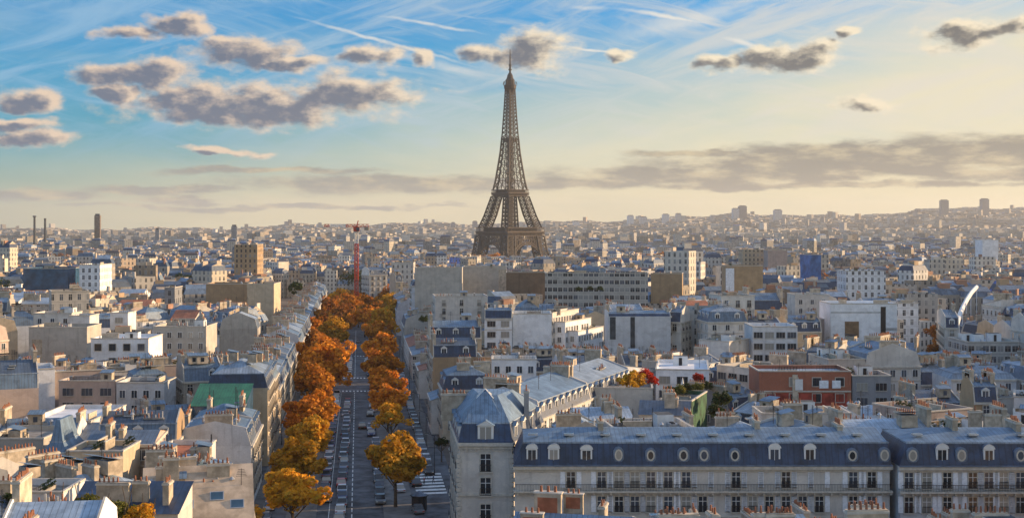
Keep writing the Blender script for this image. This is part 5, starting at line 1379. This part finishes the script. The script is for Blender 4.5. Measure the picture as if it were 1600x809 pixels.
for i, (x, yt, w, wl_) in enumerate(((478, 352, 22, 'pale grey'), (498, 350, 18, 'white'), (610, 352, 80, 'pale grey'), (670, 351, 60, 'grey'), (708, 347, 14, 'grey'), (742, 345, 16, 'grey'), (900, 345, 20, 'white'), (985, 336, 20, 'white'), (1005, 338, 24, 'pale grey'), (1040, 334, 22, 'white'),
                                   (1060, 333, 16, 'pale grey'), (1160, 321, 36, 'grey'), (1150, 325, 60, 'pale grey'), (1475, 312, 28, 'grey'), (1538, 310, 26, 'grey'), (1215, 327, 26, 'pale grey'))):
    skyline('%s block on the far hills, %s from the left along the horizon' % (wl_, ORD[i]), x, yt, 7000, min(w, 26) * 1.6, 30, wl_)

# ---------------------------------------------------------------- cars
def car_proto(col, van=False):
    b = MB(); L, w = (2.15, .88) if not van else (2.5, .97); hh = .78 if not van else 1.0
    prof = [(-L, .32), (L, .32), (L + .03, .55), (L - .12, hh - .08), (L - 1.15, hh), (-L + .5, hh + .02), (-L + .02, hh - .1), (-L - .03, .5)]
    n = len(prof)
    for s_ in (-1, 1):
        P = [(s_ * w, y, z) for y, z in prof]; b.face(P if s_ > 0 else P[::-1], col)
    for k in range(n):
        a, c = prof[k], prof[(k + 1) % n]; b.face([(-w, *a), (-w, *c), (w, *c), (w, *a)], col)
    body = b.mesh('body')
    g = MB(); t = 1.42 if not van else 1.95
    y0, y1, y2, y3 = (-L + .45, -L + 1.05, L - 2.0, L - 1.2) if not van else (-L + .05, -L + .2, L - 1.3, L - .7)
    A = [(-w + .04, y0), (w - .04, y0), (w - .04, y3), (-w + .04, y3)]; B = [(-w + .2, y1), (w - .2, y1), (w - .2, y2), (-w + .2, y2)]
    g.loft(A, hh, B, t - .05, col if van else 'glass'); cab = g.mesh('windows')
    r = MB(); B2 = [(x * 1.02, y + (.02 if y > 0 else -.02)) for x, y in B]; r.loft(B, t - .06, B2, t, col, col); roof = r.mesh('roof')
    tag_ = thing('parked_car' if not van else 'parked_van', 'prototype vehicle to be renamed ' + col + str(van), 'car' if not van else 'van', (0, 0, 0))
    part('body', body, tag_); part('windows', cab, tag_); part('roof', roof, tag_)
    wh = cached('wheel', lambda: wheel_mesh()); hl = cached('hl', lambda: light_mesh('lamp glass')); tl = cached('tl', lambda: light_mesh('car red'))
    for sx in (-1, 1):
        for y in (-L + .8, L - .8): part('wheel', wh, tag_, (sx * (w - .08), y, .32))
        part('headlight', hl, tag_, (sx * (w - .25), L - .02, .6)); part('tail_light', tl, tag_, (sx * (w - .22), -L - .0, .6))
    return tag_
def wheel_mesh():
    b = MB(); n = 12; P = [(.32 * cos(2 * pi * k / n), .32 * sin(2 * pi * k / n)) for k in range(n)]
    for k in range(n):
        j = (k + 1) % n; b.face([(-.11, *P[k]), (-.11, *P[j]), (.11, *P[j]), (.11, *P[k])], 'tyre')
    b.face([(.11, *p) for p in P], 'tyre'); b.face([(-.11, *p) for p in P][::-1], 'tyre')
    Q = [(.6 * p[0], .6 * p[1]) for p in P]; b.face([(.12, *p) for p in Q], 'duct'); b.face([(-.12, *p) for p in Q][::-1], 'duct'); return b.mesh('wheel')
def light_mesh(m_):
    b = MB(); b.box(-.17, .17, -.04, .04, -.08, .08, m_); return b.mesh('light')
protos = {}
def car(a, Y, col, label, group, flip=0, van=False, X=None):
    x, y = av(a, Y) if X is None else (X, Y)
    key = (col, van)
    if key not in protos: protos[key] = car_proto('car ' + col, van); o = protos[key]
    else: o = dup(protos[key])
    o.location = (x, y, .03); o.scale = (1.08, 1.05, 1.1); o.rotation_euler = (0, 0, AR + flip)
    tag(o, label, 'van' if van else 'car', group); o.name = 'parked_van' if van else 'parked_car'; return o
cols = ['blue', 'white', 'grey', 'white', 'grey', 'blue', 'white', 'red', 'black', 'blue', 'grey', 'black', 'silver', 'black', 'grey', 'white', 'blue', 'black', 'silver']
g1 = 'cars parked left of the centre line'; y = 226.
rc = random.Random(5); y = 208.
for i in range(27):
    c_ = cols[i % len(cols)]; car(-3.15 + rc.uniform(-.12, .12) - (1.0 if i % 5 == 2 else 0) * .3, y, c_, '%s car, %s from the front in the line left of the centre line' % (c_, ORD[i]), g1); y += 5.4 + rc.uniform(0, 1.4); y = 432 if 396 < y < 430 else y
y = 214.
for i in range(30):
    if 396 < y < 428: y = 430
    c_ = rc.choice(('white', 'grey', 'black', 'silver', 'blue', 'white', 'grey')); car(14.9 + rc.uniform(-.1, .1), y + 50, c_, '%s car, %s from the front in the line by the right pavement' % (c_, ORD[i]), 'cars parked along the right pavement', pi); y += 5.7 + rc.uniform(0, 1.6)
y = 215.
for i in range(26):
    if 393 < y < 424: y = 426
    c_ = rc.choice(('white', 'grey', 'black', 'blue', 'silver')); car(-16.4 + rc.uniform(-.1, .1), y, c_, '%s car, %s from the front in the line by the left pavement' % (c_, ORD[i]), 'cars parked along the left pavement'); y += 5.8 + rc.uniform(0, 3.4)
for i, (a, yy, c_) in enumerate(((4.3, 312, 'blue'), (4.2, 321, 'silver'), (4.4, 344, 'black'), (4.4, 470, 'grey'), (4.3, 478, 'white'))): car(3.2, yy, c_, '%s car, %s from the front beside the right row of trees' % (c_, ORD[i]), 'cars beside the right row of trees', pi)
for i, (a, yy, c_) in enumerate(((6.3, 212, 'white'), (8, 246, 'silver'), (10.8, 228, 'grey'), (11.5, 252, 'black'))): car(a, yy, c_, '%s car parked askew below the large right tree, number %s' % (c_, ('one at the bottom edge', 'two under the crown', 'three beside the trunk', 'four near the crossing')[i]), 'cars around the large right tree', .1)
for j_, (a_, y0_, y1_, lb_) in enumerate(((-6.55, 248, 388, 'against the left tree row'), (4.15, 236, 306, 'beneath the right tree row'), (4.15, 352, 392, 'beneath the farther right trees'), (-3.2, 436, 560, 'left of the line beyond the crossing'), (4.0, 436, 560, 'beneath the right trees beyond the crossing'))):
    y = y0_; i = 0
    while y < y1_:
        c_ = rc.choice(('white', 'grey', 'black', 'silver', 'blue', 'white')); car(a_ + rc.uniform(-.1, .1), y, c_, '%s car, %s from the front %s' % (c_, ORD[i], lb_), 'cars parked ' + lb_, 0 if a_ < 0 else pi); y += 5.6 + rc.uniform(0, 2.4); i += 1
o = car(1.0, 323, 'black', 'black car driving alone in the middle of the road', None); o.name = 'driving_car'
o = car(-6.3, 358, 'white', 'white van standing by the left row of trees', None, 0, True)
o = car(-6.1, 238, 'silver', 'silver van half hidden by the nearest left trees', None, 0, True)
o = car(0, 560, 'grey', 'grey car driving far up the road before the trees', None); o.name = 'driving_car'
o = car(0, 271, 'blue', 'blue car turning into the side street by the corner building', None, 1.3, X=-12.5 + 4.5)
# cross-street shelter and kiosk shapes near the crossing
X, Y = at(655, 775, 2.6); kz = thing('news_kiosk', 'dark green kiosk with domed roof below the large right tree', 'kiosk', (X, Y, .13)); b = MB(); b.cyl(0, 0, 0, 2.6, 1.4, 1.4, 'iron', 8); b.cyl(0, 0, 2.6, 2.75, 1.7, 1.7, 'iron', 8); part('body', b.mesh('body'), kz); b = MB(); b.cyl(0, 0, 2.75, 3.5, 1.4, .2, 'copper', 8); part('roof', b.mesh('roof'), kz)

# street lamps
def lamp_proto():
    t = thing('street_lamp', 'prototype lamp to be renamed later', 'street lamp', (0, 0, .13)); b = MB(); b.cyl(0, 0, 0, .9, .14, .1, 'iron', 8); b.cyl(0, 0, .9, 8.2, .07, .05, 'iron', 6); b.beam((0, 0, 8.1), (-1.5, 0, 8.7), .08, 'iron'); part('pole', b.mesh('pole'), t)
    h = MB(); h.box(-2.0, -1.3, -.15, .15, 8.6, 8.75, 'iron'); h.box(-1.95, -1.35, -.11, .11, 8.54, 8.6, 'lamp glass'); part('lamp_head', h.mesh('lamp_head'), t); return t
lp = lamp_proto(); first = True; n = 0
for side in (1, -1):
    for k in range(8):
        Y = 262 + k * 32 + (4 if side < 0 else 0)
        if 397 < Y < 427: continue
        o = lp if first else dup(lp); first = False
        a = 15.9 if side > 0 else -18.2; X_, Y_ = av(a, Y); o.location = (X_, Y_, .13); o.rotation_euler = (0, 0, AR + (0 if side > 0 else pi))
        tag(o, 'slim dark street lamp, %s from the front on the %s pavement' % (ORD[k], 'right' if side > 0 else 'left'), 'street lamp', 'street lamps along the avenue')

# people on the crossing: one skinned body each
def person(a, Y, top, label, rz):
    J = [(0, 0, .95), (0, 0, 1.2), (0, 0, 1.42), (0, 0, 1.55), (0, .02, 1.68), (-.10, 0, .9), (-.13, .18, .5), (-.12, .10, .06), (-.12, .26, .03), (.10, 0, .9), (.12, -.06, .5), (.12, -.28, .1), (.12, -.16, .04),
         (-.19, 0, 1.40), (-.25, -.08, 1.14), (-.24, .06, .90), (.19, 0, 1.40), (.25, .08, 1.14), (.24, .24, .95)]
    E = [(0, 1), (1, 2), (2, 3), (3, 4), (0, 5), (5, 6), (6, 7), (7, 8), (0, 9), (9, 10), (10, 11), (11, 12), (2, 13), (13, 14), (14, 15), (2, 16), (16, 17), (17, 18)]
    Rr = [.15, .16, .15, .06, .105, .095, .065, .045, .04, .095, .065, .045, .04, .07, .05, .035, .07, .05, .035]
    me = bpy.data.meshes.new('body'); me.from_pydata(J, E, []); o = bpy.data.objects.new('person', me); C.objects.link(o)
    md = o.modifiers.new('skin', 'SKIN'); sv = me.skin_vertices[0].data if me.skin_vertices else None
    if sv is None:
        bm = bmesh.new(); bm.from_mesh(me); bm.verts.layers.skin.verify(); bm.to_mesh(me); bm.free(); sv = me.skin_vertices[0].data
    for i, r_ in enumerate(Rr): sv[i].radius = (r_, r_ * .85); sv[i].use_root = i == 0
    sd = o.modifiers.new('sub', 'SUBSURF'); sd.levels = 1; sd.render_levels = 1
    dg = bpy.context.evaluated_depsgraph_get(); m2 = bpy.data.meshes.new_from_object(o.evaluated_get(dg)); o.modifiers.clear(); o.data = m2
    m2.materials.clear()
    for m_ in (top, 'iron', 'skin', 'hair'): m2.materials.append(M[m_])
    for p in m2.polygons:
        z = p.center[2]; p.material_index = 0 if .86 < z < 1.47 else (1 if z <= .86 else (3 if z > 1.66 or (z > 1.55 and p.center[1] < -.02) else 2)); p.use_smooth = True
    X_, Y_ = av(a, Y); o.location = (X_, Y_, .06); o.rotation_euler = (0, 0, rz); tag(o, label, 'person', 'people around the zebra crossing')
plain('skin', (.45, .28, .2), .6, .05); plain('hair', (.05, .03, .02), .7, .1); plain('coat blue', (.03, .05, .12), .9, .1)
person(14, 258, 'iron', 'person in a dark coat midway over the zebra crossing', 1.4); person(15.2, 254, 'coat blue', 'person in a dark blue coat near the right end of the crossing', 1.6)
person(13.2, 252, 'car red', 'person in a red jacket at the left end of the crossing', -1.5); person(16.9, 228, 'iron', 'person in dark clothes on the pavement below the crossing', .2)

# ---------------------------------------------------------------- haze
g = NG(None) if False else None
hm = bpy.data.materials.new('haze'); hm.use_nodes = True; t_ = hm.node_tree; t_.nodes.clear()
v_ = t_.nodes.new('ShaderNodeVolumePrincipled'); v_.inputs['Color'].default_value = (1, .99, .97, 1); v_.inputs['Density'].default_value = HAZE; v_.inputs['Anisotropy'].default_value = .25
o_ = t_.nodes.new('ShaderNodeOutputMaterial'); t_.links.new(v_.outputs[0], o_.inputs['Volume'])
b = MB(); b.box(-13500, 13500, -450, 14500, -30, 330, 'haze') if M.setdefault('haze', hm) else None
o = link('haze', b.mesh('haze')); o['kind'] = 'stuff'
print('objects', len(bpy.data.objects))
